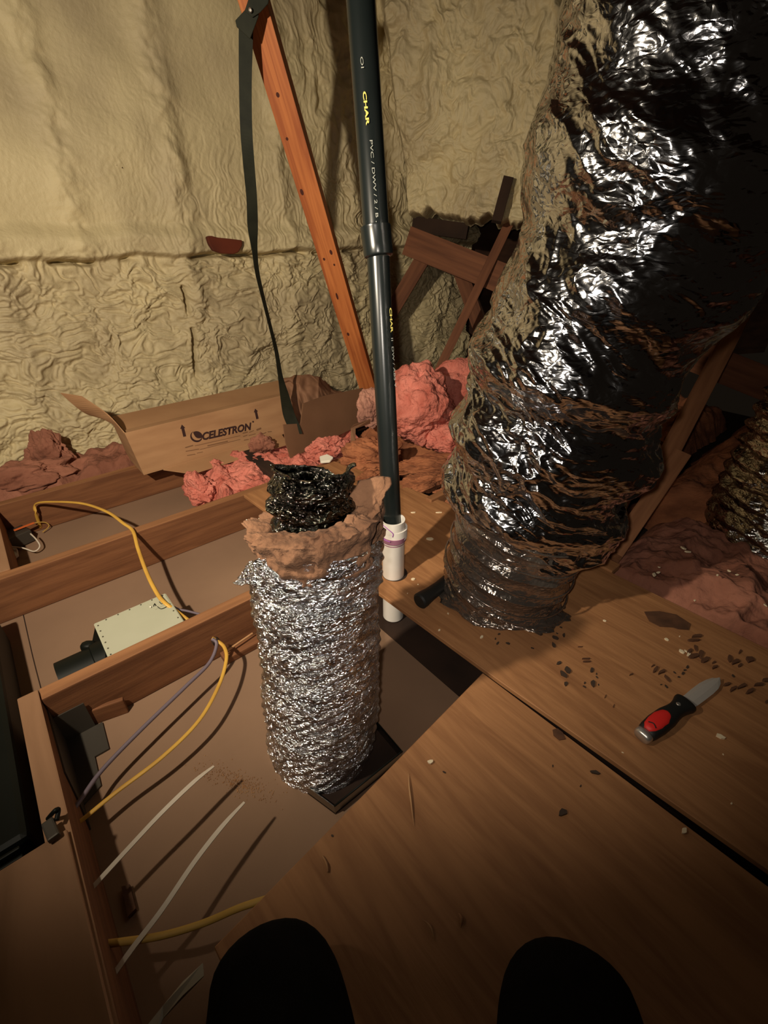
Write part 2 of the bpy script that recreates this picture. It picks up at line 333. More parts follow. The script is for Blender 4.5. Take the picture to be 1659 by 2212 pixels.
# foam covered wall behind everything
def foam_wall():
    m0, m1, z0, z1 = -1.0, 3.0, -0.14, 2.35; nu, nv = 1000, 640
    s, t = np.meshgrid(np.linspace(m0, m1, nu), np.linspace(z0, z1, nv), indexing='ij'); s = s.ravel(); t = t.ravel()
    P = np.stack([s, t, np.zeros_like(s)], 1)
    low = 1-sm(0.74, 0.86, t+0.02*fbm(P*3, 2, 1)); mid = 1-sm(0.9, 1.5, t)
    right = sm(1.2, 2.0, s)
    warp = np.stack([fbm(P*4, 3, 2), fbm(P*4, 3, 3), np.zeros_like(s)], 1)
    d = 0.035*fbm(P*1.4, 3, 4)
    # worm-like folds
    Q = P*np.array([5.0, 9.0, 1])+warp*0.55
    d += low*(0.0035*np.cos(13*fbm(Q*1.5, 3, 5)) + 0.010*np.abs(fbm(Q*1.7, 4, 6)) + 0.016*(ridged(P*np.array([2.2, 4.5, 1])+warp*0.4, 3, 7)-1))
    Qv = P*np.array([10.0, 3.0, 1])+warp*0.7
    up = (1-low)*(0.10+0.55*mid*sm(0.4, 1.1, s)+0.55*right)
    d += up*(0.0026*np.cos(14*fbm(Qv*1.3, 3, 8)) + 0.006*np.abs(fbm(Qv*1.8, 3, 9)))
    d += right*(1-low)*0.015*(ridged(P*4+warp*0.5, 3, 17)-1)
    # plate ledge with a crack under it
    wob = 0.012*fbm(P*np.array([5, 0, 0])+3, 3, 10)
    L = t-wob; on = sm(-1.0, -0.9, s)
    d += on*0.035*sm(0.775, 0.80, L)*(1-sm(0.85, 0.92, L))
    crackmask = sm(0.05, 0.35, fbm(P*np.array([4.5, 0.2, 1]), 2, 11)+0.28)
    d -= on*0.055*np.exp(-((L-0.772)/0.0075)**2)*crackmask*(1-sm(1.9, 2.1, s))
    # upright ribs over the studs
    def rib(u0, u1, va, vb, wdt, amt):
        c = u0+(u1-u0)*np.clip((t-0)/1.4, 0, 1.4)+0.018*fbm(P*np.array([0, 5, 0])+u0, 3, 12)
        g = np.exp(-((s-c)/wdt)**2)*sm(va, va+0.1, t)*(1-sm(vb-0.1, vb, t)); return g*amt, c
    r1, c1 = rib(0.90, 0.93, 0.0, 2.3, 0.055, 0.030); d += r1*(0.75+0.5*fbm(P*9, 3, 13))
    g = np.exp(-((s-(c1-0.052))/0.007)**2)*sm(0.2, 0.25, t)*(1-sm(0.78, 0.84, t))*sm(-0.25, 0.25, fbm(P*np.array([0, 9, 0]), 2, 14)+0.15); d -= 0.055*g
    r2, c2 = rib(0.47, 0.50, 0.75, 2.3, 0.05, 0.020); d += r2*(0.6+0.7*fbm(P*9, 3, 15))
    r3, c3 = rib(1.42, 1.45, 0.0, 2.3, 0.05, 0.022); d += r3*(0.7+0.6*fbm(P*9, 3, 15))
    r4, c4 = rib(0.10, 0.20, 0.0, 2.3, 0.05, 0.020); d += r4*(0.6+0.7*fbm(P*9, 3, 16))
    r5, c5 = rib(1.85, 1.88, 0.0, 2.3, 0.07, 0.035); d += r5*(0.6+0.7*fbm(P*9, 3, 16))
    nn = 2.52-1.25*d
    V = np.stack([M.x*s+N.x*nn, M.y*s+N.y*nn, t], 1)
    return fast('wall_back', V, gridfaces(nu, nv)[:, ::-1], MT['foam'])
struct(foam_wall())
# the foamed roof slope that hangs down to a ragged edge on the right
def foam_slope():
    a = atd(770, -260, 2.02); b = atd(1420, -260, 1.78); c = atd(1130, 492, 2.40); d = atd(872, 470, 2.62)
    nu, nv = 420, 460
    s, t = np.meshgrid(np.linspace(0, 1, nu), np.linspace(0, 1, nv), indexing='ij'); s = s.ravel(); t = t.ravel()
    Aa, B, Cc, D = [np.array(q) for q in (a, b, c, d)]
    tt = t*(1+0.035*fbm(np.stack([s*6, s*0, s*0], 1), 3, 30)*sm(0.6, 1, t))
    P = Aa*((1-s)*(1-tt))[:, None]+B*(s*(1-tt))[:, None]+Cc*(s*tt)[:, None]+D*((1-s)*tt)[:, None]
    nrm = np.array((Vector(b)-Vector(a)).cross(Vector(d)-Vector(a)).normalized()); 
    if nrm[1] > 0: nrm = -nrm
    w_ = np.stack([fbm(P*4, 3, 31), fbm(P*4, 3, 32), fbm(P*4, 3, 33)], 1)
    dd = 0.045*fbm(P*2.2, 3, 34)+0.017*(ridged(P*4.5+w_*0.4, 3, 35)-1)+0.0016*np.cos(14*fbm(P*6+w_*0.6, 3, 36))+0.014*fbm(P*11+w_, 4, 38)+0.02*np.abs(fbm(P*9, 3, 37))*sm(0.75, 1, t)
    dd -= 0.20*sm(0.955, 1.0, t)**2+0.14*sm(0.94, 1.0, 1-s)
    Pf = P+nrm[None]*dd[:, None]; Pb = P-nrm[None]*0.24+np.array([0, 0, 0.05])
    f = gridfaces(nu, nv); n0 = nu*nv
    V = np.concatenate([Pf, Pb]); Fs = [f, f[:, ::-1]+n0]
    i = np.arange(nu-1); Fs.append(np.stack([i*nv+nv-1, (i+1)*nv+nv-1, (i+1)*nv+nv-1+n0, i*nv+nv-1+n0], 1))
    j = np.arange(nv-1); Fs.append(np.stack([(nu-1)*nv+j, (nu-1)*nv+j+1, (nu-1)*nv+j+1+n0, (nu-1)*nv+j+n0], 1))
    Fs.append(np.stack([j, j+1, j+1+n0, j+n0], 1))
    return fast('wall_right', V, np.concatenate(Fs), MT['foam'])
struct(foam_slope())
# dark roof boards and end of the attic beyond the foam, and the roof overhead
o = prism('wall_far', [mn(2.95, 2.7, -0.2), mn(6.0, 1.2, -0.2), mn(6.0, 1.2, 2.6), mn(2.95, 2.7, 2.6)], 0.02, MT['roof'], nrm=(M*0.45+N*0.89)*-1); struct(o)
o = prism('ceiling', [mn(-1.6, -1.6, 2.36), mn(6, -1.6, 2.36), mn(6, 3.0, 2.36), mn(-1.6, 3.0, 2.36)], 0.02, MT['roof'], nrm=Vector((0, 0, -1))); struct(o)

# exposed red-brown timber where the foam is missing on the plate
pt = [atn(x, y, 2.452) for x, y in ((448, 512), (456, 509), (470, 513), (500, 516), (524, 519), (524, 530), (516, 545), (505, 549), (480, 548), (462, 542), (453, 528))]
tag(prism('timber_patch', pt, 0.03, mat('red_brown_timber', (0.13, 0.024, 0.008), 0.9, col2=(0.085, 0.016, 0.006), nscale=9), nrm=-N, bev=0.004),
    'small red-brown patch of bare timber showing through the cream foam wall', 'timber')

# ================================================================== JOISTS
def joist(label, n, m0, m1, name='ceiling_joist', h=0.148, z1=0.0):
    z = (z1+DZ)/2
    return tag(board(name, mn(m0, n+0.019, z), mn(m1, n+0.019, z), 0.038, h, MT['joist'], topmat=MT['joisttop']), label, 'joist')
joist('nearest brown ceiling joist, with a cable hole, in front of the metal fan box', 0.994, -0.158, 1.15)
joist('middle brown ceiling joist under the yellow cable, behind the metal fan box', 1.560, -0.6, 1.15)
joist('farthest brown ceiling joist, running beneath the long cardboard box', 2.095, -0.9, 2.6)
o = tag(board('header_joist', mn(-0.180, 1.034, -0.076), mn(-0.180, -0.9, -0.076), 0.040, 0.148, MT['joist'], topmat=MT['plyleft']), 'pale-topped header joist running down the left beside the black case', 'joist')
tag(board('header_block', mn(-0.205, 2.09, -0.07), mn(-0.205, 1.60, -0.07), 0.10, 0.14, MT['joisttop'], topmat=MT['plyleft']), 'short pale block between the two farther joists at the left edge', 'block')
# drips and a splinter on the near joist, ledger scraps at its foot
tag(board('wood_scrap', at(163, 1560, -0.125), at(272, 1522, -0.125), 0.012, 0.05, MT['joist'], up=Vector((0, 0, 1))), 'rough scrap of wood lying against the foot of the nearest joist, left end', 'wood scrap')
tag(board('wood_scrap', mn(0.225, 0.972, -0.138), mn(0.36, 0.972, -0.138), 0.036, 0.022, MT['joist']), 'small wooden block at the foot of the nearest joist beside the upright foil duct', 'wood scrap')
tag(board('wood_sliver', at(487, 1408, -0.11), at(546, 1368, -0.11), 0.005, 0.005, MT['splinter'], bev=0.001), 'pale sliver of wood by the cable hole of the nearest joist', 'splinter')
hb = empty('joist_hanger', mn(-0.13, 0.93, DZ)); tag(hb, 'grimy stepped metal bracket in the corner of header and nearest joist', 'bracket')
prism('plate', [mn(-0.157, 0.992, -0.035), mn(-0.157, 0.82, -0.05), mn(-0.157, 0.79, -0.10), mn(-0.157, 0.74, -0.148), mn(-0.157, 0.992, -0.148)], 0.003, MT['bracket'], hb, nrm=M)
prism('flange', [mn(-0.157, 0.985, -0.06), mn(-0.095, 0.985, -0.06), mn(-0.095, 0.985, -0.148), mn(-0.157, 0.985, -0.148)], 0.003, MT['bracket'], hb, nrm=-N)
prism('foot', [mn(-0.157, 0.985, -0.144), mn(-0.08, 0.985, -0.144), mn(-0.085, 0.90, -0.144), mn(-0.115, 0.90, -0.144), mn(-0.12, 0.82, -0.144), mn(-0.157, 0.80, -0.144)], 0.004, MT['bracket'], hb)

# beam under the edge of the plywood, coloured dark for the overhang's shade
tag(board('ceiling_beam', mn(0.80, -1.1, -0.079), mn(0.80, 2.0, -0.079), 0.06, 0.146, MT['dark']), 'beam under the edge of the long plywood sheet, shade put into its dark colour', 'joist')

# ================================================================== PLYWOOD
def ply(name, corners, z, th, m, label, cat='plywood'):
    c = sum(corners, Vector())/len(corners)
    x = (mn(0, -1)).normalized(); y = Vector((0, 0, 1)).cross(x)
    pts = [Vector(((p-c).dot(x), (p-c).dot(y), 0)) for p in corners]
    o = prism(name, pts, th, m, bev=0.0015)
    o.matrix_basis = Matrix(((x.x, y.x, 0, c.x), (x.y, y.y, 0, c.y), (0, 0, 1, z), (0, 0, 0, 1)))
    return tag(o, label, cat)
PT = 0.015
a = at(526, 1069, PT); a.z = 0; b = at(722, 996, PT); b.z = 0; c_ = at(885, 1054, PT); c_.z = 0
e_ = at(1240, 1197, PT); e_.z = 0; f_ = at(1659, 1402, PT); f_.z = 0
g_ = f_+(f_-e_)*0.9; h_ = at(1659, 1878, PT); h_.z = 0; k_ = at(1085, 1475, PT); k_.z = 0
h2 = h_+(h_-k_)*1.2; k2 = at(828, 1287, PT); k2.z = 0
ply('plywood_sheet', [a, k2, k_, h_, h2, g_, f_, e_, c_, b], PT, 0.013, MT['ply'], 'long worn plywood sheet carrying the big duct, the pipe and the knife')
a = at(1043, 1453, 0.012); a.z = 0; b = at(1659, 1914, 0.012); b.z = 0; c_ = at(556, 1950, 0.012); c_.z = 0
b2 = b+(b-a)*1.3; c2 = c_+(c_-a)*0.12; d2 = c2+(b2-a)
ply('plywood_sheet', [a, c_, c2, d2, b2], 0.012, 0.012, MT['ply'], 'nearest plywood sheet, pointed corner towards the upright duct, under the knees')
a = mn(-0.165, 0.655); b = mn(-0.165, -0.9); c_ = mn(-1.0, -0.9); d_ = mn(-1.0, 0.66)
ply('plywood_sheet', [a, b, c_, d_], 0.010, 0.010, MT['plyleft'], 'pinkish plywood sheet in the lower left corner, in front of the black case')

# ================================================================== UPRIGHT FOIL DUCT
def tubesurf(name, ctr, m, disp, parent=None, nt=260, nz=220, tmap=None, inner=None):
    """ctr(t)->centre(3), radius for t 0..1 (arrays); disp(theta, t, P)->radial offset; tmap(theta, t)->t"""
    th, t = np.meshgrid(np.linspace(0, 2*np.pi, nt, endpoint=False), np.linspace(0, 1, nz), indexing='ij'); th = th.ravel(); t = t.ravel()
    tt = np.clip(tmap(th, t), 0, 1) if tmap else t
    c, r, ax = ctr(tt)
    e1 = np.cross(np.array([0, 1.0, 0])[None], ax); e1 /= np.linalg.norm(e1, axis=1)[:, None]; e2 = np.cross(ax, e1)
    dirv = e1*np.cos(th)[:, None]+e2*np.sin(th)[:, None]
    P = c+dirv*r[:, None]; dd = disp(th, tt, P); P = P+dirv*dd[:, None]
    return fast(name, P, gridfaces(nt, nz, True), m, parent)
def axis_from(rows, Y, k=0.97):
    """rows: (pixel row, left px, right px) of the outline, the axis standing in the plane Y"""
    L = []
    for y, l, r in rows:
        a = atY(l, y, Y(y) if callable(Y) else Y); b = atY(r, y, Y(y) if callable(Y) else Y)
        L.append((*((a+b)/2), (b-a).length/2*k))
    L = np.array(L); s = np.concatenate([[0], np.cumsum(np.linalg.norm(np.diff(L[:, :3], axis=0), axis=1))]); s /= s[-1]
    def f(t):
        t = np.clip(t, 0, 1); c = np.stack([np.interp(t, s, L[:, k_]) for k_ in range(4)], 1)
        e = 0.22; c1 = np.stack([np.interp(np.clip(t+e, 0, 1), s, L[:, k_]) for k_ in range(3)], 1); c0 = np.stack([np.interp(np.clip(t-e, 0, 1), s, L[:, k_]) for k_ in range(3)], 1)
        ax = c1-c0; ax /= np.linalg.norm(ax, axis=1)[:, None]
        # smooth the centre and radius a little
        cs = 0; 
        for q in (-0.03, -0.015, 0, 0.015, 0.03): cs = cs+np.stack([np.interp(np.clip(t+q, 0, 1), s, L[:, k_]) for k_ in range(4)], 1)
        cs /= 5
        return cs[:, :3], cs[:, 3], ax
    return f
YD = 0.65
d1 = empty('insulated_duct', atY(700, 1690, YD)); d1.location.z = DZ
tag(d1, 'upright cut-off insulated duct in crumpled silver foil, standing in the joist bay', 'duct')
rows = [(1668, 602, 800), (1640, 590, 812), (1560, 574, 818), (1480, 566, 822), (1400, 560, 828), (1340, 548, 822), (1290, 543, 826), (1240, 540, 832), (1215, 537, 832), (1120, 530, 836)]
ax1 = axis_from(rows, YD, 0.955)
def disp1(th, t, P):
    Q = P*np.array([1, 1, 2.6]); w_ = np.stack([fbm(P*12, 3, 40), fbm(P*12, 3, 41), fbm(P*12, 3, 42)], 1)*0.25
    d = 0.006*fbm(P*np.array([5, 5, 16]), 3, 43)
    d += 0.0022*(ridged(Q*11+w_, 3, 44)-1)+0.0012*(ridged(Q*30+w_*2, 2, 45)-1)
    d += 0.0016*np.cos((P[:, 2]-0.15*np.cos(th+1))*2*np.pi/0.028+3*fbm(P*6, 2, 46))
    d += 0.004*(ridged(P*np.array([22, 22, 6]), 2, 47)-1)*(1-sm(0.03, 0.16, t))
    return d
def tmap1(th, t):
    top = 0.91+0.115*(-np.sin(th))+0.04*np.cos(th)+0.006*fbm(np.stack([np.cos(th)*4, np.sin(th)*4, th*0], 1), 3, 48)
    return t*top
tubesurf('foil_jacket', ax1, MT['foil'], disp1, d1, 420, 420, tmap1)
# brown fibre between jacket and liner
def ring_profile():
    nt, npf = 300, 90; th, q = np.meshgrid(np.linspace(0, 2*np.pi, nt, endpoint=False), np.linspace(0, 1, npf), indexing='ij'); th = th.ravel(); q = q.ravel()
    cx, cy = ax1(np.array([0.95]))[0][0][:2]
    zt = 0.468+0.022*np.cos(th)+0.016*(-np.sin(th)) + 0.012*fbm(np.stack([np.cos(th)*3, np.sin(th)*3, th*0], 1), 3, 50)
    zt += 0.040*np.exp(-((np.angle(np.exp(1j*(th-0.10))))/0.20)**2) + 0.012*np.exp(-((np.angle(np.exp(1j*(th-4.2))))/0.3)**2)
    ro = 0.104+0.014*sm(0.40, 0.45, 0.30+(zt-0.30)*q/0.45)
    r = np.where(q < 0.45, ro, np.where(q < 0.75, 0.118+(0.074-0.118)*(q-0.45)/0.3, 0.072)); z = np.where(q < 0.45, 0.30+(zt-0.30)*q/0.45, np.where(q < 0.75, zt, zt-(q-0.75)/0.25*0.1))
    b = np.sin(np.clip((q-0.36)/0.5, 0, 1)*np.pi); z = z+0.012*b
    r = np.where((q > 0.3), r-0.006*(1-b)*(q < 0.45), r)
    P = np.stack([cx+np.cos(th)*r, cy+np.sin(th)*r, z], 1)
    d = 0.014*fbm(P*16, 4, 51)+0.006*(ridged(P*30, 3, 52)-1)
    out = np.stack([np.cos(th), np.sin(th), 0.5+0*th], 1); P = P+out*(d*sm(0.1, 0.35, q))[:, None]
    return fast('fibre_filling', P, gridfaces(nt, npf, True), MT['fiber'], d1)
ring_profile()
# ribbed black liner
rowsi = [(1262, 580, 768), (1170, 585, 766), (1155, 582, 768), (1135, 585, 762), (1112, 588, 750), (1090, 577, 768), (1070, 583, 766), (1050, 582, 758), (1036, 578, 768), (1022, 580, 766), (1008, 584, 764), (985, 584, 764)]
axi = axis_from(rowsi, YD, 0.93)
def dispi(th, t, P):
    w_ = np.stack([fbm(P*14, 3, 60), fbm(P*14, 3, 61), fbm(P*14, 3, 62)], 1)*0.3
    return 0.0050*np.cos((P[:, 2]+0.006*np.sin(th))*2*np.pi/0.036)+0.005*fbm(P*18, 3, 63)+0.0032*(ridged(P*np.array([1, 1, 2])*26+w_, 3, 64)-1)
def tmapi(th, t):
    top = 0.90-0.07*np.sin(th)+0.02*np.cos(2*th)+0.05*np.exp(-((np.angle(np.exp(1j*(th-0.0))))/0.25)**2)-0.05*np.exp(-((np.angle(np.exp(1j*(th-0.9))))/0.4)**2)
    return t*top
lin = tubesurf('black_liner', axi, MT['blackfilm'], dispi, d1, 300, 240, tmapi)
sol = lin.modifiers.new('thickness', 'SOLIDIFY'); sol.thickness = 0.003; sol.offset = -1
lin['label'] = 'glossy black ribbed liner'
# torn flap of foil at the left of the rim, spilt foam and two loose wires
def flap():
    nu, nv = 60, 40; s, t = np.meshgrid(np.linspace(0, 1, nu), np.linspace(0, 1, nv), indexing='ij'); s = s.ravel(); t = t.ravel()
    a, b, c_, d_ = [np.array(q) for q in (atY(503, 1262, 0.61), atY(640, 1262, 0.545), atY(640, 1206, 0.545), atY(536, 1216, 0.60))]
    P = a*((1-s)*(1-t))[:, None]+b*(s*(1-t))[:, None]+c_*(s*t)[:, None]+d_*((1-s)*t)[:, None]
    P[:, 2] += 0.006*np.sin(s*3)-0.004*t*0; P[:, 1] += -0.010*np.sin(np.pi*s)+0.004*fbm(P*40, 3, 70)
    P[:, 0] += 0.004*fbm(np.stack([t*9, t*0, t*0], 1), 3, 71)*(1-s); P[:, 2] += 0.003*fbm(P*50, 3, 72)
    o = fast('torn_flap', P, gridfaces(nu, nv), MT['foil'], d1); md = o.modifiers.new('t', 'SOLIDIFY'); md.thickness = 0.001
flap()
tube('loose_wire', [atY(548, 1160, 0.66), atY(541, 1145, 0.66), atY(530, 1131, 0.67)], 0.0010, MT['white'], d1, n=5, seg=6)
tube('loose_wire', [atY(566, 1133, 0.68), atY(550, 1128, 0.69), atY(532, 1123, 0.70)], 0.0010, MT['white'], d1, n=5, seg=6)
blob('foam_crust', atY(580, 1134, 0.71), (0.020, 0.018, 0.016), MT['bits'], d1, sub=4, amp=0.25, seed=3)
# metal boot at the foot, in a cut in the ceiling
bt = empty('sheet_metal_boot', mn(0.28, 0.53, DZ)); tag(bt, 'square sheet metal boot in the ceiling cut at the foot of the upright duct', 'duct boot')
q = [at(592, 1660, DZ+.004), at(724, 1758, DZ+.004), at(868, 1640, DZ+.004), at(800, 1560, DZ+.004)]
ctr = sum(q, Vector())/4
for i in range(4):
    a, b = q[i], q[(i+1) % 4]; up_ = Vector((0, 0, 0.028)); ins = (ctr-(a+b)/2).normalized()*0.0015
    mesh('side_plate', [a, b, b+up_, a+up_, a+ins, b+ins, b+ins+up_, a+ins+up_], [(0, 1, 2, 3), (7, 6, 5, 4), (3, 2, 6, 7), (0, 4, 5, 1), (1, 5, 6, 2), (0, 3, 7, 4)], MT['darksteel'], bt)
prism('opening', [p+Vector((0, 0, 0.004)) for p in q], 0.006, MT['dark'], bt)
tube('tape_rim', [p+Vector((0, 0, 0.030)) for p in (q[1], q[2], q[3])], 0.0022, MT['blackplastic'], bt, n=1, seg=6)

# ================================================================== BLACK PIPE
pb = atY(849, 1244, 1.067); pt0 = Vector((0.026, 1.067, 0)); 
def pipept(px, py):  # centre line points; the pipe leans back a little as it rises
    return atY(px, py, 1.067+0.25*(1244-py)/1244)
pp = empty('vent_pipe', (0.026, 1.067, 0.12)); tag(pp, 'tall black plastic pipe rising from the white fitting, with yellow print', 'pipe')
P_b = pipept(846, 1112); P_c1 = pipept(818, 553); P_c0 = pipept(811, 490); P_t = pipept(779, 0); P_tt = P_t+(P_t-P_c0)*0.5
R1 = 0.0262
cyl('lower_pipe', P_b-(P_c1-P_b)*0.06, P_c1+(P_c0-P_c1)*0.3, R1, R1, MT['pipe'], pp, 64)
cyl('upper_pipe', P_c1+(P_c0-P_c1)*0.6, P_tt, 0.0295, 0.0295, MT['pipe'], pp, 64)
cyl('coupling', P_c1, P_c0, 0, 0, MT['pipe'], pp, 64, rings=[(-0.06, R1), (0, 0.0325), (0.06, 0.0338), (0.35, 0.0340), (0.93, 0.0345), (0.97, 0.0352), (1.0, 0.0350), (1.03, 0.0300)])
mk = cyl('bead', P_c1-(P_c0-P_c1)*0.06, P_c1-(P_c0-P_c1)*0.005, 0, 0, MT['strip'], pp, 48, rings=[(0, R1), (0.4, R1+0.0015), (0.7, R1+0.0015), (1, R1)])
mk['label'] = 'smeared pale solvent bead'
def text_mesh(name, s, m, parent, origin, xd, yd, size, bold=0.0, shear=0.0, bend=None, sx=1.0):
    cu = bpy.data.curves.new(name, 'FONT'); cu.body = s; cu.size = 1.0; cu.offset = bold; cu.shear = shear; cu.resolution_u = 3; cu.extrude = 0.0
    to = bpy.data.objects.new('tmp', cu); C.objects.link(to); bpy.context.view_layer.update()
    me = bpy.data.meshes.new_from_object(to); bpy.data.objects.remove(to); bpy.data.curves.remove(cu)
    zd = xd.cross(yd)
    for v in me.vertices:
        x, y = v.co.x*size*sx, v.co.y*size
        v.co = origin+xd*x+yd*y+zd*0.0006 if bend is None else bend(x, y)
    me.name = name
    return link(name, me, m, parent, False)
def on_pipe(pa, pbm, rad, phi):
    """print running down the pipe; phi = angle from the camera side towards the right"""
    ax = (pbm-pa).normalized(); toc = (O-(pa+pbm)/2); toc = (toc-ax*toc.dot(ax)).normalized(); side = ax.cross(toc)
    if side.dot(R) < 0: side = -side
    def b(x, y):
        a = phi-y/rad*-1.0; a = phi+y/rad
        return pa+ax*x+(toc*math.cos(a)+side*math.sin(a))*(rad+0.0005)
    return b
def pr(label_, s, pxa, pxb, rad, phi, size, m, bold=0.02, sx=1.0):
    b = on_pipe(pipept(*pxa), pipept(*pxb), rad, phi); return text_mesh('print', s, m, pp, Vector(), Vector((1, 0, 0)), Vector((0, 1, 0)), size, bold, 0, b, sx)
pr('', 'CHAR', (782+4, 215), (790+4, 290), 0.0295, -0.02, 0.0095, MT['yellowtext'], 0.035, 2.2)
pr('', 'OI', (779+4, 142), (784+4, 196), 0.0295, -0.10, 0.008, MT['whitetext'], 0.0, 2.4)
pr('', 'PVC / DWV / 2 / B ,', (796+2, 315), (809+2, 480), 0.0295, 0.05, 0.0085, MT['whitetext'], 0.0, 2.15)
pr('', 'CHAR', (829, 667), (832, 712), R1, 0.52, 0.0085, MT['yellowtext'], 0.03, 2.3)
pr('', 'II  DW / ABS V', (832, 730), (842, 860), R1, 0.55, 0.0080, MT['whitetext'], 0.0, 2.3)

# white fitting in the plywood
wf = empty('pipe_fitting', (0.026, 1.067, PT)); tag(wf, 'white plastic pipe fitting with purple primer, set in a hole in the plywood', 'pipe fitting')
Wb = Vector((0.026, 1.067, DZ)); Wt = atY(848, 1148, 1.067); Wt.x = 0.026+0.000
Wl = atY(850, 1155, 1.067)
cyl('pipe_body', (0.026, 1.067, DZ+.002), (0.026, 1.067, Wl.z), 0, 0, MT['pvc'], wf, 64, rings=[(0, 0.0315), (0.93, 0.0315), (0.96, 0.034), (1.0, 0.036)])
hz = Wl.z
def hollow(name, z0, z1, ro, ri, m, cx, cy):
    seg = 64; rings = [(ro, z0), (ro, z1), (ri, z1), (ri, z0)]; V = []; Fc = []
    for r, z in rings:
        for j in range(seg): a = 2*math.pi*j/seg; V.append((cx+r*math.cos(a), cy+r*math.sin(a), z))
    for i in range(4):
        for j in range(seg): Fc.append((i*seg+j, i*seg+(j+1) % seg, ((i+1) % 4)*seg+(j+1) % seg, ((i+1) % 4)*seg+j))
    return mesh(name, V, Fc, m, wf, False)
o = hollow('socket', hz-0.004, hz+0.026, 0.0365, 0.031, MT['pvc'], 0.028, 1.069)
o = hollow('collar', hz+0.020, hz+0.052, 0.0335, 0.0285, MT['pvc'], 0.024, 1.066)
o = cyl('primer_band', (0.026, 1.067, hz-0.022), (0.026, 1.067, hz+0.004), 0, 0, MT['primer'], wf, 64, rings=[(0, 0.0320), (0.25, 0.0324), (0.4, 0.0362), (1, 0.0370)])
o['label'] = 'smeared purple primer band'
def pline(pts, rad=0.0339, z0=hz):
    P = [Vector((0.024+math.sin(a)*rad, 1.066-math.cos(a)*rad, z0+z)) for a, z in pts]; return P
tube('purple_print', pline([(-1.0, 0.047), (-0.6, 0.043), (-0.2, 0.034), (0.0, 0.026), (-0.05, 0.016)]), 0.0016, MT['purple'], wf, n=6, seg=6, rb=0.0012)
tube('purple_print', pline([(-1.1, 0.032), (-0.95, 0.022), (-0.8, 0.028), (-0.75, 0.018)], 0.0342), 0.0014, MT['purple'], wf, n=6, seg=6, rb=0.0012)
tube('purple_print', pline([(-1.0, 0.008), (-0.6, 0.004), (-0.2, 0.0015)], 0.0372), 0.0016, MT['purple'], wf, n=6, seg=6, rb=0.0012)
hole = cyl('hole_rim', (0.030, 1.070, PT-0.001), (0.030, 1.070, PT+0.0006), 0.0375, 0.0375, MT['dark'], wf, 48)

# ================================================================== BRACE AND STRAP
bt0 = Vector((-0.06, 2.50, 0.03)); bpass = atY(578, 100, 2.04); dirb = (bpass-Vector(atY(795, 835, 2.46)))
foot = atY(795, 835, 2.46); 
top_ = foot+dirb*1.55; foot2 = foot-dirb.normalized()*0.09
facen = (O-foot).normalized(); facen = (facen-dirb.normalized()*facen.dot(dirb.normalized())).normalized()
ang = math.radians(22); sidev = dirb.normalized().cross(facen); fn = facen*math.cos(ang)+sidev*math.sin(ang)*(-1 if sidev.dot(R) > 0 else 1)
BRC = tag(board('roof_brace', foot2, top_, 0.089, 0.038, MT['brace'], up=fn), 'orange knotty timber brace leaning across the foam wall behind the strap', 'timber brace')
bx_ = dirb.normalized(); by_ = fn.cross(bx_).normalized(); bz_ = bx_.cross(by_)
if bz_.dot(O-foot) < 0: bz_ = -bz_
bpl = foot+bz_*0.0195
MT['knot'] = mat('dark_knot', (0.055, 0.010, 0.004), 0.8)
for (x, y, a_, b_) in ((652, 415, .011, .0065), (715, 545, .010, .006), (752, 722, .009, .006), (700, 560, .006, .005), (722, 572, .005, .004), (728, 640, .016, .005), (600, 205, .007, .006), (620, 300, .005, .005)):
    d_ = ray(x, y); c_k = O+d_*((bpl-O).dot(bz_)/d_.dot(bz_))
    sd_ = bx_.cross(bz_)
    kpts = [c_k+bx_*math.cos(q_*math.pi/8)*a_+sd_*math.sin(q_*math.pi/8)*b_+bz_*0.0002 for q_ in range(16)]
    ko = mesh('knot', kpts, [tuple(range(16))], MT['knot']); ko.parent = BRC; ko.matrix_parent_inverse = BRC.matrix_basis.inverted()
# strap, hanging straight down and twisting
def ribbon(name, rowsR, th, m, parent=None, lab=None):
    """rowsR: (centre, half-width vector)"""
    C_ = smoothpath([r[0] for r in rowsR], 10); W_ = smoothpath([r[1] for r in rowsR], 10); V = []; Fc = []
    for i, (c, w_) in enumerate(zip(C_, W_)):
        t = (C_[min(i+1, len(C_)-1)]-C_[max(i-1, 0)]).normalized(); nn = t.cross(w_)
        if nn.length < 1e-9: nn = Vector((0, 1, 0))
        nn.normalize(); nn *= th/2
        V += [c-w_+nn, c+w_+nn, c+w_-nn, c-w_-nn]
    for i in range(len(C_)-1):
        for j in range(4): Fc.append((i*4+j, i*4+(j+1) % 4, (i+1)*4+(j+1) % 4, (i+1)*4+j))
    Fc.append((0, 1, 2, 3)); Fc.append((len(C_)*4-4, len(C_)*4-3, len(C_)*4-2, len(C_)*4-1))
    o = mesh(name, V, Fc, m, parent, False)
    bm = bmesh.new(); bm.from_mesh(o.data); bmesh.ops.recalc_face_normals(bm, faces=bm.faces[:]); bm.to_mesh(o.data); bm.free(); return o
YS = 1.96
st = empty('hanging_strap', atY(540, 40, YS)); tag(st, 'dark olive strap screwed to the orange brace and hanging down to the box', 'strap')
srows = []
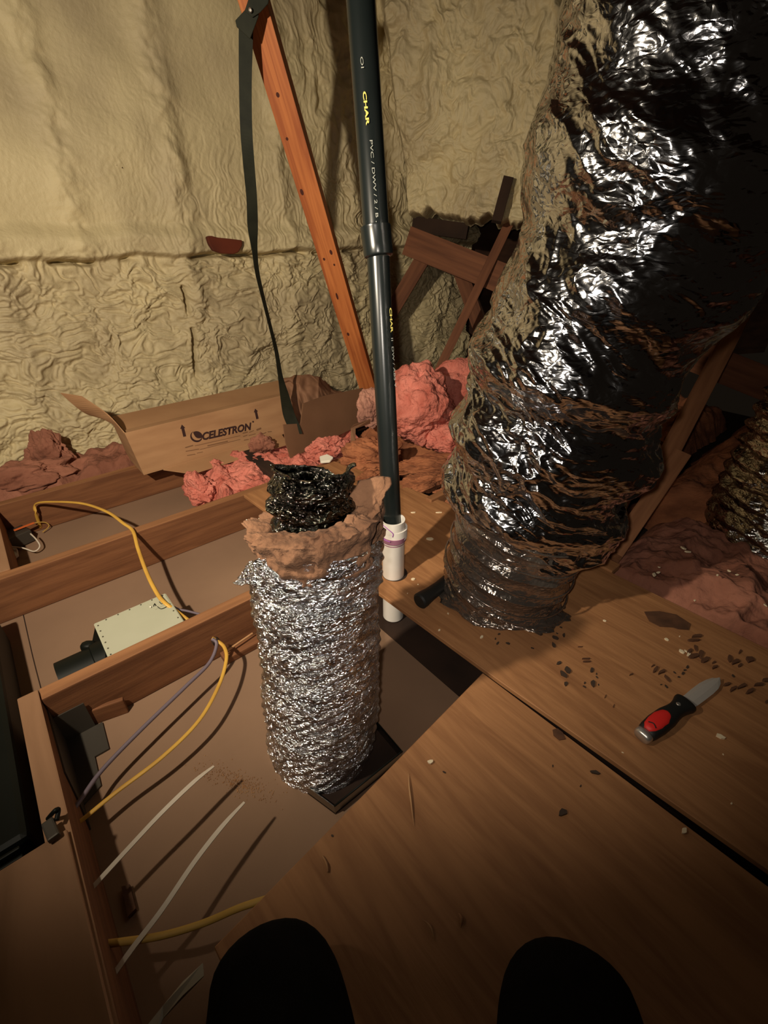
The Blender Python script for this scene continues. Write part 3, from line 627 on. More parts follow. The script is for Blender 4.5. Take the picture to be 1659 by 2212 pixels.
for px, py, hw, a in ((532, 40, 16, 0), (531, 90, 15, .1), (530, 180, 13.5, .1), (532, 280, 12.5, .2), (538, 360, 11, .5), (544, 430, 10, .6), (546, 490, 9, .8), (550, 540, 4.5, 1.2), (556, 590, 3.0, 1.4), (570, 650, 2.2, 1.45), (585, 710, 2.0, 1.45), (597, 760, 2.6, 1.4), (606, 815, 4, 1.2), (616, 860, 8, .9), (624, 895, 11, .6), (635, 922, 12, .4), (641, 938, 12, .3)):
    Yr = YS+0.0*py; c0 = atY(px, py, Yr); dep = (c0-O).dot(F); wv = R*(hw*dep/FPX)/max(math.cos(a), 0.25)
    wv = wv*math.cos(a)+Vector((0, 1, 0))*wv.length*math.sin(a)*0.9
    if a > 1: wv = R*(hw*dep/FPX)+Vector((0, 1, 0))*0.011
    srows.append((c0, wv))
ribbon('webbing', srows, 0.0016, MT['strap'], st)
YF = YS-0.028
prism('folded_loop', [atY(x, y, YF) for x, y in ((508, 44), (530, 20), (560, 8), (558, 36), (549, 60), (540, 84), (511, 58))], 0.004, MT['strap'], st, nrm=Vector((0, -1, 0)), bev=0.001)
prism('folded_loop', [atY(x, y, YF-.008) for x, y in ((528, 24), (540, -12), (560, -60), (590, -60), (579, 8), (562, 27), (545, 38))], 0.004, MT['strap'], st, nrm=Vector((0, -1, -0.2)).normalized(), bev=0.001)
cyl('screw', atY(541, 22, YF-.022), atY(541, 22, YF+.02), 0, 0, MT['steel'], st, 20, rings=[(0, 0.003), (0.12, 0.006), (0.2, 0.006), (0.25, 0.0025), (1, 0.0025)])

# ================================================================== CARDBOARD BOX
bx = empty('cardboard_box', mn(0.75, 2.10, 0)); tag(bx, 'long tan cardboard telescope box with black lettering, lying against the foam wall', 'box')
BL, BR_, NF, NB, BT = 0.352, 1.36, 1.995, 2.215, 0.188
def bxp(m, n, z): return mn(m-0.10*z, n+0.10*z+0.035*(m-0.35)*0.6, z+0.002)
def panel(name, p, m, th=0.004, nrm=None, parent=bx):
    n_ = nrm or (Vector(p[1])-Vector(p[0])).cross(Vector(p[2])-Vector(p[0])).normalized()
    return prism(name, p, th, m, parent, nrm=n_)
panel('front_panel', [bxp(BL, NF, 0), bxp(BR_, NF, 0), bxp(BR_, NF, BT), bxp(BL, NF, BT)], MT['card'])
panel('back_panel', [bxp(BL, NB, 0), bxp(BL, NB, BT), bxp(BR_, NB, BT), bxp(BR_, NB, 0)], MT['card'])
panel('bottom_panel', [bxp(BL, NF, 0.004), bxp(BL, NB, 0.004), bxp(BR_, NB, 0.004), bxp(BR_, NF, 0.004)], MT['card'])
panel('end_panel', [bxp(BL, NF, 0), bxp(BL, NF, BT), bxp(BL, NB, BT), bxp(BL, NB, 0)], MT['card'])
panel('top_flap', [bxp(BL+.01, NF, BT), bxp(BR_, NF, BT), bxp(BR_, NF+.055, BT-.006), bxp(BL+.01, NF+.055, BT-.006)], MT['card'])
panel('top_flap', [bxp(BL+.01, NF+.062, BT-.010), bxp(BR_, NF+.062, BT-.010), bxp(BR_, NB, BT+.008), bxp(BL+.01, NB, BT+.008)], MT['card'])
# end flap bent up and away to the left
fa = bxp(BL, NF, BT); fb = bxp(BL, NB, BT); fm1 = atn(178, 857, 2.25); tip = atn(131, 849, 2.30); fm2 = atn(216, 918, 2.22)
fp = [atn(268, 934, 2.03), atn(222, 882, 2.10), tip+Vector((0.05, 0.0, 0.0)), tip, atn(176, 890, 2.30), atn(212, 924, 2.22)]
def curved_flap():
    e0 = [bxp(BL, NF, BT), bxp(BL, NB, BT)]; e2 = [atn(176, 856, 2.10), atn(131, 849, 2.16)]; e1 = [atn(232, 895, 2.04), atn(186, 893, 2.16)]
    rowsR = []
    for (a, b) in (e0, e1, e2): rowsR.append(((a+b)/2, (a-b)/2))
    return ribbon('end_flap', rowsR, 0.004, MT['card'], bx)
curved_flap()
panel('bottom_flap', [bxp(BL+.08, NF, 0.0), bxp(1.02, NF, 0.0), bxp(1.0, NF-.085, -.018), bxp(BL+.17, NF-.085, -.018)], MT['card'], 0.004, Vector((0, 0, 1)))
# lettering on the front panel
def fpoint(px, py):
    p = atn(px, py, NF); return p
fx = (bxp(BR_, NF, 0)-bxp(BL, NF, 0)).normalized(); fz = (bxp(BL, NF, BT)-bxp(BL, NF, 0)).normalized(); fnm = fx.cross(fz).normalized()
def onfront(px, py):
    o0 = bxp(BL, NF, 0); d = ray(px, py); t = (o0-O).dot(fnm)/d.dot(fnm); return O+d*t
T0 = onfront(436, 951); T1 = onfront(545, 927); tx = (T1-T0).normalized(); ty = fnm.cross(tx).normalized()
lt = text_mesh('lettering', 'CELESTRON', MT['ink'], bx, T0, tx, ty, 1.0, 0.045, 0.28)
vs = np.array([v.co for v in lt.data.vertices]); wid = (np.array([(Vector(v)-T0).dot(tx) for v in vs])).max(); k = (T1-T0).length/wid
ht = 0.033
for v in lt.data.vertices:
    r = v.co-T0; x = r.dot(tx)*k; y = r.dot(ty); v.co = T0+tx*x+ty*(y/0.73*ht)+fnm*0.0008
def disc(name, c, rad, m, seg=24, part=None, off=0.0008):
    P = [c+(fx*math.cos(2*math.pi*i/seg)+fz*math.sin(2*math.pi*i/seg))*rad+fnm*off for i in range(seg)]
    return mesh(name, P, [tuple(range(seg))], m, bx)
lc = onfront(424, 943); Rl = 0.026
# emblem: a dark crescent and a dark lens shape
P = []
for i in range(25): a = math.radians(100+i*220/24); P.append(lc+(fx*math.cos(a)+fz*math.sin(a))*Rl)
for i in range(24, -1, -1): a = math.radians(100+i*220/24); P.append(lc+fx*Rl*0.14+fz*Rl*0.16+(fx*math.cos(a)+fz*math.sin(a))*Rl*0.86*(1-0.0*i))
mesh('emblem', [p+fnm*0.0008 for p in P], [(i, i+1, 48-i, 49-i) for i in range(24)], MT['ink'], bx)
P = []
for i in range(20): a = math.radians(-30+i*145/19); P.append(lc+fx*0.003+(fx*math.cos(a)+fz*math.sin(a))*Rl*0.92)
for i in range(1, 12): t = i/12; P.append(P[19]*(1-t)+P[0]*t-(fx+fz*1.1).normalized()*Rl*0.50*math.sin(math.pi*t))
mesh('emblem', [p+fnm*0.0009 for p in P], [tuple(range(len(P)))], MT['ink'], bx)
o = disc('registered_mark', onfront(546.5, 911), 0.0045, MT['ink'])
for (x0, y0, x1, y1) in ((399, 943, 392.5, 917), (556, 905, 551, 882.5)):
    a = onfront(x0, y0); b = onfront(x1, y1); dv = b-a; sv = dv.cross(fnm).normalized()*0.0062; mid_ = a+dv*0.68
    mesh('arrow_mark', [p+fnm*0.0008 for p in (a-sv, a+sv, mid_+sv, mid_+sv*1.8, b, mid_-sv*1.8, mid_-sv)], [(0, 1, 2, 6), (2, 3, 4, 5, 6)], MT['ink'], bx)
for (x0, y0, x1, y1, h) in ((400, 967, 417, 962, 2.2), (421, 963, 519, 941, 1.2), (401, 975, 430, 970, 1.6), (432, 971, 519, 949, 1.2), (448, 963, 492, 953, 2.4), (404, 984, 422, 981, 1.6), (425, 979, 438, 976, 1.2),
                            (524, 936, 535, 933, 2.6), (538, 934, 548, 930, 1.6), (554, 929, 564, 925, 4.0), (525, 943, 534, 940, 1.8), (537, 941, 552, 937, 1.4), (527, 951, 537, 949, 1.6), (540, 948, 556, 943, 2.4), (565, 938, 575, 934, 1.8), (578, 933, 587, 932, 1.8)):
    a = onfront(x0, y0); b = onfront(x1, y1); hv = fz*h*0.0011
    mesh('fine_print', [p+fnm*0.0007 for p in (a-hv, b-hv, b+hv, a+hv)], [(0, 1, 2, 3)], MT['faintink'], bx)

# dark cardboard sheet and crumpled paper sack at its right end
cs_ = [at(630, 990, 0.0), at(775, 922, 0.0)]; vv = Vector((0.03, 0.05, 0))
c0 = at(628, 990, 0.01); c1 = atY(779, 915, 2.27); c2 = atY(783, 838, 2.30); c3 = atY(655, 872, 2.02); c4 = atY(613, 917, 1.975); 
n_ = (c1-c0).cross(c3-c0).normalized(); n_ = n_ if n_.dot(O-c0) > 0 else -n_
def pj(p): d = p-O; return O+d*((c0-O).dot(n_)/d.dot(n_))
tag(prism('cardboard_sheet', [pj(atY(*q, 2.1)) for q in ((628, 990), (779, 918), (784, 838), (700, 855), (655, 872), (650, 915), (612, 917), (617, 955))], 0.005, MT['cardark'], nrm=n_),
    'dark brown cardboard sheet standing on edge at the right end of the long box', 'cardboard')
def sack():
    nu, nv = 120, 90; s, t = np.meshgrid(np.linspace(0, 1, nu), np.linspace(0, 1, nv), indexing='ij'); s = s.ravel(); t = t.ravel()
    cols = [[(645, 935), (618, 850), (612, 815)], [(662, 900), (645, 840), (650, 808)], [(690, 872), (690, 830), (690, 812)], [(715, 862), (715, 845), (716, 838)], [(735, 858), (738, 850), (738, 846)]]
    Ys = [2.03, 2.06, 2.14, 2.22, 2.28]
    G = np.array([[list(atY(x, y, Ys[i]+0.05*j)) for j, (x, y) in enumerate(cc)] for i, cc in enumerate(cols)])
    def ev(s, t):
        out = np.zeros((len(s), 3)); si = s*(len(cols)-1); ti = t*2
        for k in range(3):
            g = G[:, :, k]; i0 = np.clip(si.astype(int), 0, len(cols)-2); j0 = np.clip(ti.astype(int), 0, 1); a = si-i0; b = ti-j0
            a = a*a*(3-2*a)
            out[:, k] = (g[i0, j0]*(1-a)+g[i0+1, j0]*a)*(1-b)+(g[i0, j0+1]*(1-a)+g[i0+1, j0+1]*a)*b
        return out
    P = ev(s, t); P[:, 1] -= 0.03*np.sin(np.pi*t)*np.sin(np.pi*s)+0.012*np.cos(5*fbm(P*np.array([9, 9, 3]), 3, 80))
    P[:, 2] += 0.006*fbm(P*14, 3, 81)
    o = fast('paper_sack', P, gridfaces(nu, nv), MT['kraft']); md = o.modifiers.new('t', 'SOLIDIFY'); md.thickness = 0.002
    return o
tag(sack(), 'crumpled brown kraft paper sack bulging out at the right end of the long box', 'paper sack')

# ================================================================== INSULATION
tag(heap('insulation_batt', [(0.50, 1.62), (1.30, 1.62), (1.50, 2.08), (0.55, 2.08)], -0.15, 0.135, MT['pink'], 200, 160, 1, 0.035, 7, edge=0.10), 'flattened pink fibreglass batt filling the bay in front of the long box', 'insulation')
P0 = at(425, 1050, -0.04)
tag(blob('insulation_tuft', at(432, 1058, -0.06), (0.085, 0.055, 0.065), MT['pink'], amp=0.30, seed=2, rot=-0.6, sub=6), 'torn pink fibreglass end drooping into the joist bay, left of the batt', 'insulation')
tag(blob('insulation_tuft', at(705, 968, 0.03), (0.085, 0.05, 0.05), MT['pink'], amp=0.32, seed=5, rot=0.5, sub=6), 'small pink fibreglass tuft below the dark cardboard sheet', 'insulation')
tag(blob('insulation_tuft', at(563, 962, 0.015), (0.055, 0.03, 0.05), MT['duskpink'], amp=0.35, seed=15, rot=0.5, sub=5), 'pale shredded fibre tuft touching the box front near the lettering', 'insulation')
tag(blob('insulation_clump', atY(902, 880, 2.00), (0.165, 0.13, 0.165), MT['pink'], amp=0.22, freq=2.6, seed=8, sub=6, rid=0.02), 'big bright pink fibreglass clump right behind the black pipe', 'insulation')
tag(blob('insulation_clump', atY(985, 870, 2.28), (0.22, 0.12, 0.20), MT['pink'], amp=0.20, freq=2.6, seed=11, sub=6), 'larger pink fibreglass clump half hidden behind the big silver duct', 'insulation')
tag(blob('insulation_clump', atY(800, 882, 2.16), (0.065, 0.06, 0.085), mat('pale_pink_fibre', (0.62, 0.31, 0.22), 1.0, col2=(0.30, 0.14, 0.10), nscale=6, bump=.8, bscale=60, bdist=.006), amp=0.25, freq=3, seed=13, sub=6), 'pale pink lump of fibreglass at the foot of the orange brace', 'insulation')
tag(blob('insulation_clump', atY(968, 945, 1.95), (0.10, 0.08, 0.07), MT['pink'], amp=0.25, freq=3, seed=21, sub=6), 'low pink lump under the big clump, beside the big silver duct', 'insulation')
tag(blob('insulation_roll', at(800, 985, 0.03), (0.125, 0.10, 0.075), MT['brownbatt'], amp=0.30, freq=3, seed=14, sub=6, rid=0.05), 'torn brown batt crumpled against the far left side of the pipe', 'insulation')
tag(prism('cardboard_strip', [atY(*q) for q in ((757, 960, 1.85), (758, 925, 1.86), (764, 918, 1.87), (800, 906, 1.95), (800, 915, 1.95), (768, 926, 1.87), (768, 958, 1.85))], 0.006, MT['cardark'], nrm=Vector((0, -1, 0))), 'bent strip of brown cardboard left of the pipe above the torn batt', 'cardboard')
for (px, py, z, sx_, sy_, sz_, rt, sd, lab) in ((925, 1005, 0.00, 0.16, 0.06, 0.040, 0.2, 31, 'upper of the brown batt strips stacked right of the pipe'),
        (925, 1040, 0.00, 0.15, 0.05, 0.032, 0.5, 33, 'middle brown batt strip right of the pipe, with a torn end'),
        (800, 1030, 0.02, 0.06, 0.035, 0.018, 0.4, 34, 'curl of brown fibre on the far edge of the plywood, left of the pipe'),
        (985, 1062, -0.01, 0.10, 0.05, 0.030, 0.6, 35, 'lowest brown batt strip beside the big duct')):
    tag(blob('batt_strip', at(px, py, z), (sx_, sy_, sz_), MT['brownbatt'], amp=0.32, freq=3.2, seed=sd, rot=rt, sub=6, rid=0.05), lab, 'insulation')
tag(board('wood_offcut', at(925, 1090, 0.0), at(978, 1064, 0.0), 0.03, 0.05, MT['joisttop']), 'short timber end sticking out at the plywood edge beside the big duct', 'wood scrap')
tag(heap('insulation_heap', [(-1.0, 2.14), (1.6, 2.14), (1.6, 2.52), (-1.0, 2.52)], -0.15, 0.15, MT['duskpink'], 260, 80, 41, 0.05, 5, edge=0.2), 'dusty pink and brown insulation piled along the foot of the foam wall', 'insulation')
tag(blob('insulation_tuft', atn(108, 985, 2.40), (0.09, 0.05, 0.10), MT['duskpink'], amp=0.35, freq=3, seed=43, sub=6), 'ragged brownish tuft hanging on the foam wall at the far left', 'insulation')
tag(blob('insulation_tuft', at(35, 1035, 0.01), (0.20, 0.10, 0.07), MT['duskpink'], amp=0.28, freq=3, seed=44, sub=6, rot=0.7), 'dusty pink mound behind the farthest joist at the left edge', 'insulation')
tag(heap('insulation_batt', [(1.235, -1.0), (1.75, -1.0), (1.75, 0.50), (1.235, 0.50)], -0.14, 0.15, MT['duskpink'], 160, 240, 51, 0.035, 5, edge=0.10), 'dusty pink batt along the right edge of the long plywood sheet', 'insulation')
tag(heap('insulation_batt', [(1.78, -1.0), (3.4, -1.0), (3.4, 0.61), (1.78, 0.61)], -0.14, 0.15, MT['brownbatt'], 160, 200, 54, 0.045, 4, edge=0.10), 'dark brown batt under the second foil duct at the right edge', 'insulation')
tag(heap('insulation_batt', [(1.35, 0.66), (3.2, 0.66), (3.2, 1.9), (1.35, 1.9)], -0.14, 0.14, MT['brownbatt'], 180, 180, 57, 0.05, 4, edge=0.08), 'dim brown batts beyond the truss post, behind the big duct', 'insulation')

# ================================================================== BIG SILVER DUCT
YB = 1.03
bd = empty('flexible_duct', (0.33, 0.98, PT)); tag(bd, 'huge bulging silver film duct descending from upper right onto the plywood', 'duct')
rows = [(1140, 1000, 1332), (1112, 984, 1348), (1085, 972, 1352), (1050, 958, 1352), (1010, 954, 1372), (960, 958, 1402), (925, 975, 1407), (880, 1004, 1425), (820, 998, 1437), (760, 1010, 1487), (700, 1038, 1525), (640, 1060, 1576), (600, 1076, 1610), (560, 1100, 1635), (450, 1106, 1705), (350, 1110, 1740), (325, 1114, 1750), (260, 1140, 1760), (200, 1166, 1790), (100, 1188, 1830), (0, 1205, 1880), (-150, 1230, 1960), (-380, 1260, 2080)]
ax2 = axis_from(rows, lambda y: 1.03-0.00004*(1135-y), 0.94)
def disp2(th, t, P):
    w_ = np.stack([fbm(P*5, 3, 90), fbm(P*5, 3, 91), fbm(P*5, 3, 92)], 1)*0.3
    lowz = 1-sm(0.25, 0.62, t)
    Q = P+0.25*np.outer(np.cos(th+0.6), np.array([0, 0, 1.0]))*0.45   # creases run slantwise round the duct
    d = (0.008+0.010*lowz)*fbm(Q*np.array([3, 3, 7]), 3, 93)
    d += (0.0045+0.006*lowz)*(ridged(Q*np.array([1, 1, 2.2])*4.0+w_, 3, 94)-1)
    d += (0.0008+0.0018*lowz)*(ridged(Q*np.array([1, 1, 2.4])*14+w_*2, 2, 95)-1)
    d += 0.0005*(ridged(Q*np.array([2, 2, 1])*16+w_*2, 2, 96)-1)
    d += 0.010*np.cos(P[:, 2]*2*np.pi/0.16+1.5*np.cos(th)+1.0)*sm(0.02, 0.1, t)*(0.3+lowz)
    return d
tubesurf('outer_jacket', ax2, MT['foilbig'], disp2, bd, 620, 700)
rows = [(1338, 1075, 1150), (1325, 990, 1190), (1300, 958, 1204), (1265, 951, 1214), (1230, 954, 1225), (1200, 964, 1240), (1165, 974, 1256), (1135, 983, 1264), (1100, 990, 1290), (1040, 1000, 1300)]
ax3 = axis_from(rows[1:], 0.99, 0.95)
def disp3(th, t, P):
    w_ = np.stack([fbm(P*8, 3, 100), fbm(P*8, 3, 101), fbm(P*8, 3, 102)], 1)*0.3
    ph = ((P[:, 2]+0.045*np.cos(th+0.3))/0.062) % 1.0
    d = -0.012*np.sin(np.pi*ph)**0.7+0.006
    return d+0.003*(ridged(P*np.array([1, 1, 2])*12+w_, 3, 103)-1)+0.002*fbm(P*16, 3, 104)
tubesurf('inner_liner', ax3, MT['film'], disp3, bd, 360, 300)['label'] = 'grey see-through film liner'
# wire rings showing through the liner
tt = np.linspace(0, 1, 400); cc, rr, aa = ax3(tt)
for zc in np.arange(0.03, 0.30, 0.062):
    pts = []
    for j in range(49):
        th_ = 2*math.pi*j/48; zt = zc-0.045*math.cos(th_+0.3); i = int(np.argmin(np.abs(cc[:, 2]-zt))); 
        pts.append(Vector((cc[i, 0]+math.cos(th_)*(rr[i]+0.009), cc[i, 1]+math.sin(th_)*(rr[i]+0.009), zt)))
    if min(p.z for p in pts) > PT-0.01: tube('wire_ring', pts, 0.0026, MT['film'], bd, n=1, seg=8, cap=False)
# crumpled skirt of the liner spread on the plywood
o = blob('liner_skirt', at(1085, 1308, PT+0.012), (0.155, 0.085, 0.020), MT['film'], bd, sub=6, amp=0.12, freq=4, seed=61, rot=-0.35)
# second foil duct at the right
YR = 1.30
sd = empty('flexible_duct', (1.13, YR, 0)); tag(sd, 'second, smaller silver foil duct rising at the right edge of the picture', 'duct')
rows = [(1215, 1600, 1830), (1185, 1552, 1842), (1150, 1545, 1850), (1120, 1550, 1855), (1060, 1576, 1870), (1020, 1598, 1885), (940, 1640, 1930), (860, 1685, 1985), (760, 1750, 2060)]
ax4 = axis_from(rows, YR, 0.95)
def disp4(th, t, P):
    return 0.012*np.cos((P[:, 2]+0.05*np.cos(th))*2*np.pi/0.05+2*fbm(P*4, 2, 110))*0.6+0.008*(ridged(P*np.array([1, 1, 2.5])*7, 3, 111)-1)
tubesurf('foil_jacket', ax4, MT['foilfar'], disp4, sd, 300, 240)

# ================================================================== TRUSSES BEYOND
MT['post'] = mat('lit_post_timber', (0.36, 0.16, 0.072), 0.8, col2=(0.24, 0.10, 0.045), scale=(1, 14, 14), nscale=3, bump=0.2, bscale=12, bdist=0.001)  # truss timber made paler, as if lamp light reached past the duct
def stick(label, a, b, wd, th, name='truss_web'):
    dv = (b-a).normalized(); f = (O-(a+b)/2); f = (f-dv*f.dot(dv)).normalized()
    return tag(board(name, a, b, wd, th, MT['post'] if name == 'truss_post' else MT['truss'], up=f, bev=0.002), label, 'truss timber')
stick('long brown cross board running behind the big duct, from the foam edge to the right', atd(880, 520, 2.72), atd(1700, 848, 2.30), 0.150, 0.038, 'cross_board')
stick('brown truss web slanting down behind the black pipe', atd(930, 530, 2.80), atd(835, 690, 2.95), 0.089, 0.04)
stick('slim brown truss web running from the foam edge down to the pink clump', atd(1115, 450, 2.5), atd(940, 815, 2.78), 0.050, 0.09)
stick('short dark truss web under the foam edge, right of the cross board top', atd(985, 560, 2.98), atd(1040, 720, 3.1), 0.089, 0.04)
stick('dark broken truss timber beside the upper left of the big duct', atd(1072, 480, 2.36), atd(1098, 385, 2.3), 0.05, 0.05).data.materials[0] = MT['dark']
stick('timber block under the hanging foam edge, its dark colour standing for shade', atd(892, 484, 2.74), atd(1010, 500, 2.70), 0.08, 0.05).data.materials[0] = MT['dark']  # truss brown swapped for the dark one to paint shade below the foam
stick('long brown truss post right of the big duct, rising to the upper right', atd(1395, 1075, 1.75), atd(1665, 560, 2.15), 0.070, 0.04, 'truss_post')
stick('near lower truss post with a pale foot, standing at the plywood edge', atd(1322, 1200, 1.47), atd(1470, 985, 1.62), 0.055, 0.05, 'truss_post')
stick('dark truss post behind the lower end of the big duct', atd(1290, 1192, 1.50), atd(1395, 975, 1.70), 0.05, 0.05, 'truss_post')
tag(board('wood_block', at(1275, 1205, 0.012), at(1330, 1232, 0.012), 0.05, 0.02, MT['ply']), 'small loose piece of plywood at the foot of the truss posts', 'wood scrap')

# ================================================================== FAN BOX
fb_ = empty('exhaust_fan', mn(0.08, 1.12, DZ)); tag(fb_, 'grey-green metal exhaust fan box with black round outlet in the joist bay', 'fan')
m0, m1, n0, n1, zt = -0.016, 0.174, 1.038, 1.205, -0.022
bm = bmesh.new(); bmesh.ops.create_cube(bm, size=1.0)
for v in bm.verts: v.co = mn((m0+m1)/2+v.co.x*(m1-m0), (n0+n1)/2+v.co.y*(n1-n0), (zt+DZ)/2+v.co.z*(zt-DZ))
bmesh.ops.bevel(bm, geom=bm.edges[:], offset=0.002, segments=2, affect='EDGES'); me = bpy.data.meshes.new('housing'); bm.to_mesh(me); bm.free(); link('housing', me, MT['boxmetal'], fb_, False)
for i in range(6):
    for (mm, nn) in ((m0+0.008, n0+0.02+i*0.026), (m0+0.03+i*0.03, n1-0.007)):
        p = mn(mm, nn, zt); cyl('rivet', p, p+Vector((0, 0, 0.0015)), 0.0022, 0.0018, MT['rivet'], fb_, 10)
for i in range(3):
    p = mn(m1-0.008, n0+0.04+i*0.035, zt); cyl('rivet', p, p+Vector((0, 0, 0.0015)), 0.0022, 0.0018, MT['rivet'], fb_, 10)
pl = prism('cover_plate', [mn(m1-0.055, n1-0.012, zt+.0015), mn(m1-0.004, n1-0.012, zt+.0015), mn(m1-0.004, n1-0.05, zt+.0015), mn(m1-0.045, n1-0.055, zt+.0015)][::-1], 0.0015, MT['boxmetal'], fb_)
def ontop(px, py, h=0.002): return at(px, py, zt+h)
tube('ink_mark', [ontop(340, 1310), ontop(347, 1315), ontop(357, 1312), ontop(368, 1304)], 0.0009, MT['blackplastic'], fb_, n=4, seg=5)
tube('ink_mark', [ontop(332, 1310), ontop(334, 1304), ontop(337, 1309)], 0.0013, MT['blackplastic'], fb_, n=4, seg=5)
tube('ink_mark', [ontop(344, 1300), ontop(350, 1305), ontop(351, 1298)], 0.0009, MT['blackplastic'], fb_, n=4, seg=5)
cyl('screw_cap', ontop(325, 1311), ontop(325, 1311, .005), 0.003, 0.002, MT['white'], fb_, 12)
prism('outlet_plate', [mn(m0, n0+.005, -.028), mn(m0, n1-.01, -.028), mn(m0-.022, n1-.03, -.06), mn(m0-.022, n0+.02, -.06)], 0.05, MT['blackplastic'], fb_)
cyl('outlet_pipe', mn(m0+.01, 1.110, -0.086), mn(-0.125, 1.110, -0.086), 0, 0, MT['blackplastic'], fb_, 48, rings=[(0, .062), (0.32, .062), (0.34, .056), (1, .056), (1, .052), (0.5, .052)])
blob('damper_lug', mn(-0.045, 1.150, -0.042), (0.020, 0.016, 0.014), MT['blackplastic'], fb_, sub=3, amp=0.1, seed=4)
# junction box and connectors at the left edge
jb = empty('junction_box', at(35, 1165, DZ+.03)); tag(jb, 'small metal junction box with orange tag and white wires at the left edge', 'junction box')
board('box_body', at(12, 1172, DZ+.03), at(62, 1150, DZ+.03), 0.07, 0.05, MT['bracket'], jb)
board('orange_tag', at(30, 1146, DZ+.065), at(74, 1129, DZ+.065), 0.010, 0.003, MT['orange'], jb, bev=0.0005)
tube('loose_wire', [at(66, 1153, -.09), at(78, 1165, -.10), at(86, 1180, -.12), at(74, 1191, -.13), at(50, 1184, -.12), at(20, 1181, -.11)], 0.0028, MT['strip'], jb, n=8, seg=8)
tube('loose_wire', [at(72, 1130, -.10), at(95, 1128, -.11), at(106, 1136, -.13), at(92, 1150, -.14)], 0.002, MT['yellowold'], jb, n=8, seg=8)
prism('plastic_cap', [at(16, 1182, -.12), at(36, 1184, -.12), at(38, 1196, -.13), at(24, 1208, -.13)], 0.012, MT['white'], jb)

# ================================================================== CABLES AND STRIPS
def cable(label, pts, r, m, name='electric_cable', rb=None, **k):
    P = [at(x, y, z) for x, y, z in pts]; return tag(tube(name, P, r, m, rb=rb or r*0.6, n=8, seg=10, **k), label, 'cable')
cable('yellow electric cable arching over the middle joist to the fan box', [(88, 1140, -.14), (78, 1110, -.06), (78, 1088, -.02), (120, 1084, 0.0), (180, 1088, 0.01), (232, 1106, 0.015), (266, 1130, 0.012), (287, 1147, 0.010), (298, 1185, -.005), (318, 1240, -.01), (340, 1283, -.012), (356, 1302, -.015), (378, 1318, -.03), (412, 1344, -.05)], 0.0058, MT['yellow'])
cable('thin grey cable end poking out behind the fan box', [(368, 1307, -.04), (385, 1316, -.05), (405, 1320, -.06), (440, 1329, -.08)], 0.0035, MT['grey'], rb=0.0035)
cable('yellow electric cable looping from the joist hole down to the header', [(458, 1378, -.045), (472, 1386, -.055), (485, 1399, -.06), (489, 1425, -.065), (473, 1480, -.07), (430, 1556, -.075), (352, 1634, -.08), (250, 1712, -.085), (185, 1765, -.085), (140, 1800, -.085)], 0.0048, MT['yellow'])
cable('grey-lavender cable beside the yellow one, from the joist hole to the header', [(458, 1380, -.045), (468, 1392, -.055), (452, 1432, -.07), (400, 1484, -.075), (303, 1578, -.08), (222, 1662, -.085), (178, 1722, -.085), (135, 1782, -.085)], 0.0046, MT['grey'], rb=0.0046)
p = mn(0.275, 0.9935, -0.05)
tag(cyl('cable_hole', at(468, 1388, -.058)-N*0.001, at(468, 1388, -.058)+N*0.012, 0.010, 0.010, MT['dark'], None, 20), 'drilled dark hole in the nearest joist where the two cables come out', 'hole')
cable('dull yellow cable crossing the bay just in front of the left knee', [(200, 2042, -.07), (260, 2035, -.06), (350, 2021, -.055), (440, 1994, -.055), (520, 1960, -.03), (600, 1935, -.02)], 0.0056, MT['yellowold'])
def strip(label, pts, w0):
    rows_ = []
    P = [at(*q) for q in pts]
    for i, p in enumerate(P):
        t = (P[min(i+1, len(P)-1)]-P[max(i-1, 0)]).normalized(); s_ = Vector((0, 0, 1)).cross(t).normalized()
        k = 0.55 if i == 0 else 1; rows_.append((p, s_*w0*k))
    return tag(ribbon('plastic_strip', rows_, 0.0016, MT['strip']), label, 'strip', None)
strip('shorter pale plastic strip sticking out from the header into the bay', [(462, 1655, -.045), (420, 1688, -.04), (350, 1755, -.04), (275, 1835, -.05), (188, 1930, -.06), (170, 1950, -.065)], 0.0042)
strip('longer pale plastic strip reaching from the header past the dull yellow cable', [(528, 1733, -.045), (480, 1785, -.04), (420, 1862, -.04), (350, 1965, -.045), (285, 2050, -.055), (230, 2128, -.065), (212, 2155, -.07)], 0.0042)
tag(prism('wood_chunk', [at(262, 1915, DZ+.012), at(280, 1910, DZ+.012), at(293, 1962, DZ+.012), at(276, 1980, DZ+.012)], 0.010, MT['bark']), 'ragged brown wood chip lying on the drywall between the plastic strips', 'wood scrap')
tag(prism('pale_sheet', [at(320, 2212, -.06), at(352, 2172, -.055), at(395, 2120, -.045), at(438, 2080, -.03), at(440, 2108, -.03), at(395, 2150, -.04), at(352, 2200, -.06), at(335, 2240, -.06)], 0.002, MT['palesheet']), 'pale grey torn sheet beside the left knee', 'sheet')
# dusty scatter on the drywall: crumbs of foam
def debris_stuff():
    V = []; Fc = []
    for i in range(420):
        px = random.gauss(515, 38); py = 1690+(px-515)*0.35+random.gauss(0, 13); p = at(px, py, DZ+.001); r = random.uniform(.0006, .0018)
        k = len(V); V += [p+Vector((r, 0, 0)), p+Vector((0, r, 0)), p+Vector((-r, 0, 0)), p+Vector((0, -r, 0)), p+Vector((0, 0, r))]
        Fc += [(k, k+1, k+4), (k+1, k+2, k+4), (k+2, k+3, k+4), (k+3, k, k+4)]
    o = mesh('foam_crumbs', V, Fc, MT['splinter']); o['kind'] = 'stuff'; tag(o, 'pale crumbs strewn on the drywall left of the upright duct', 'crumbs')
debris_stuff()

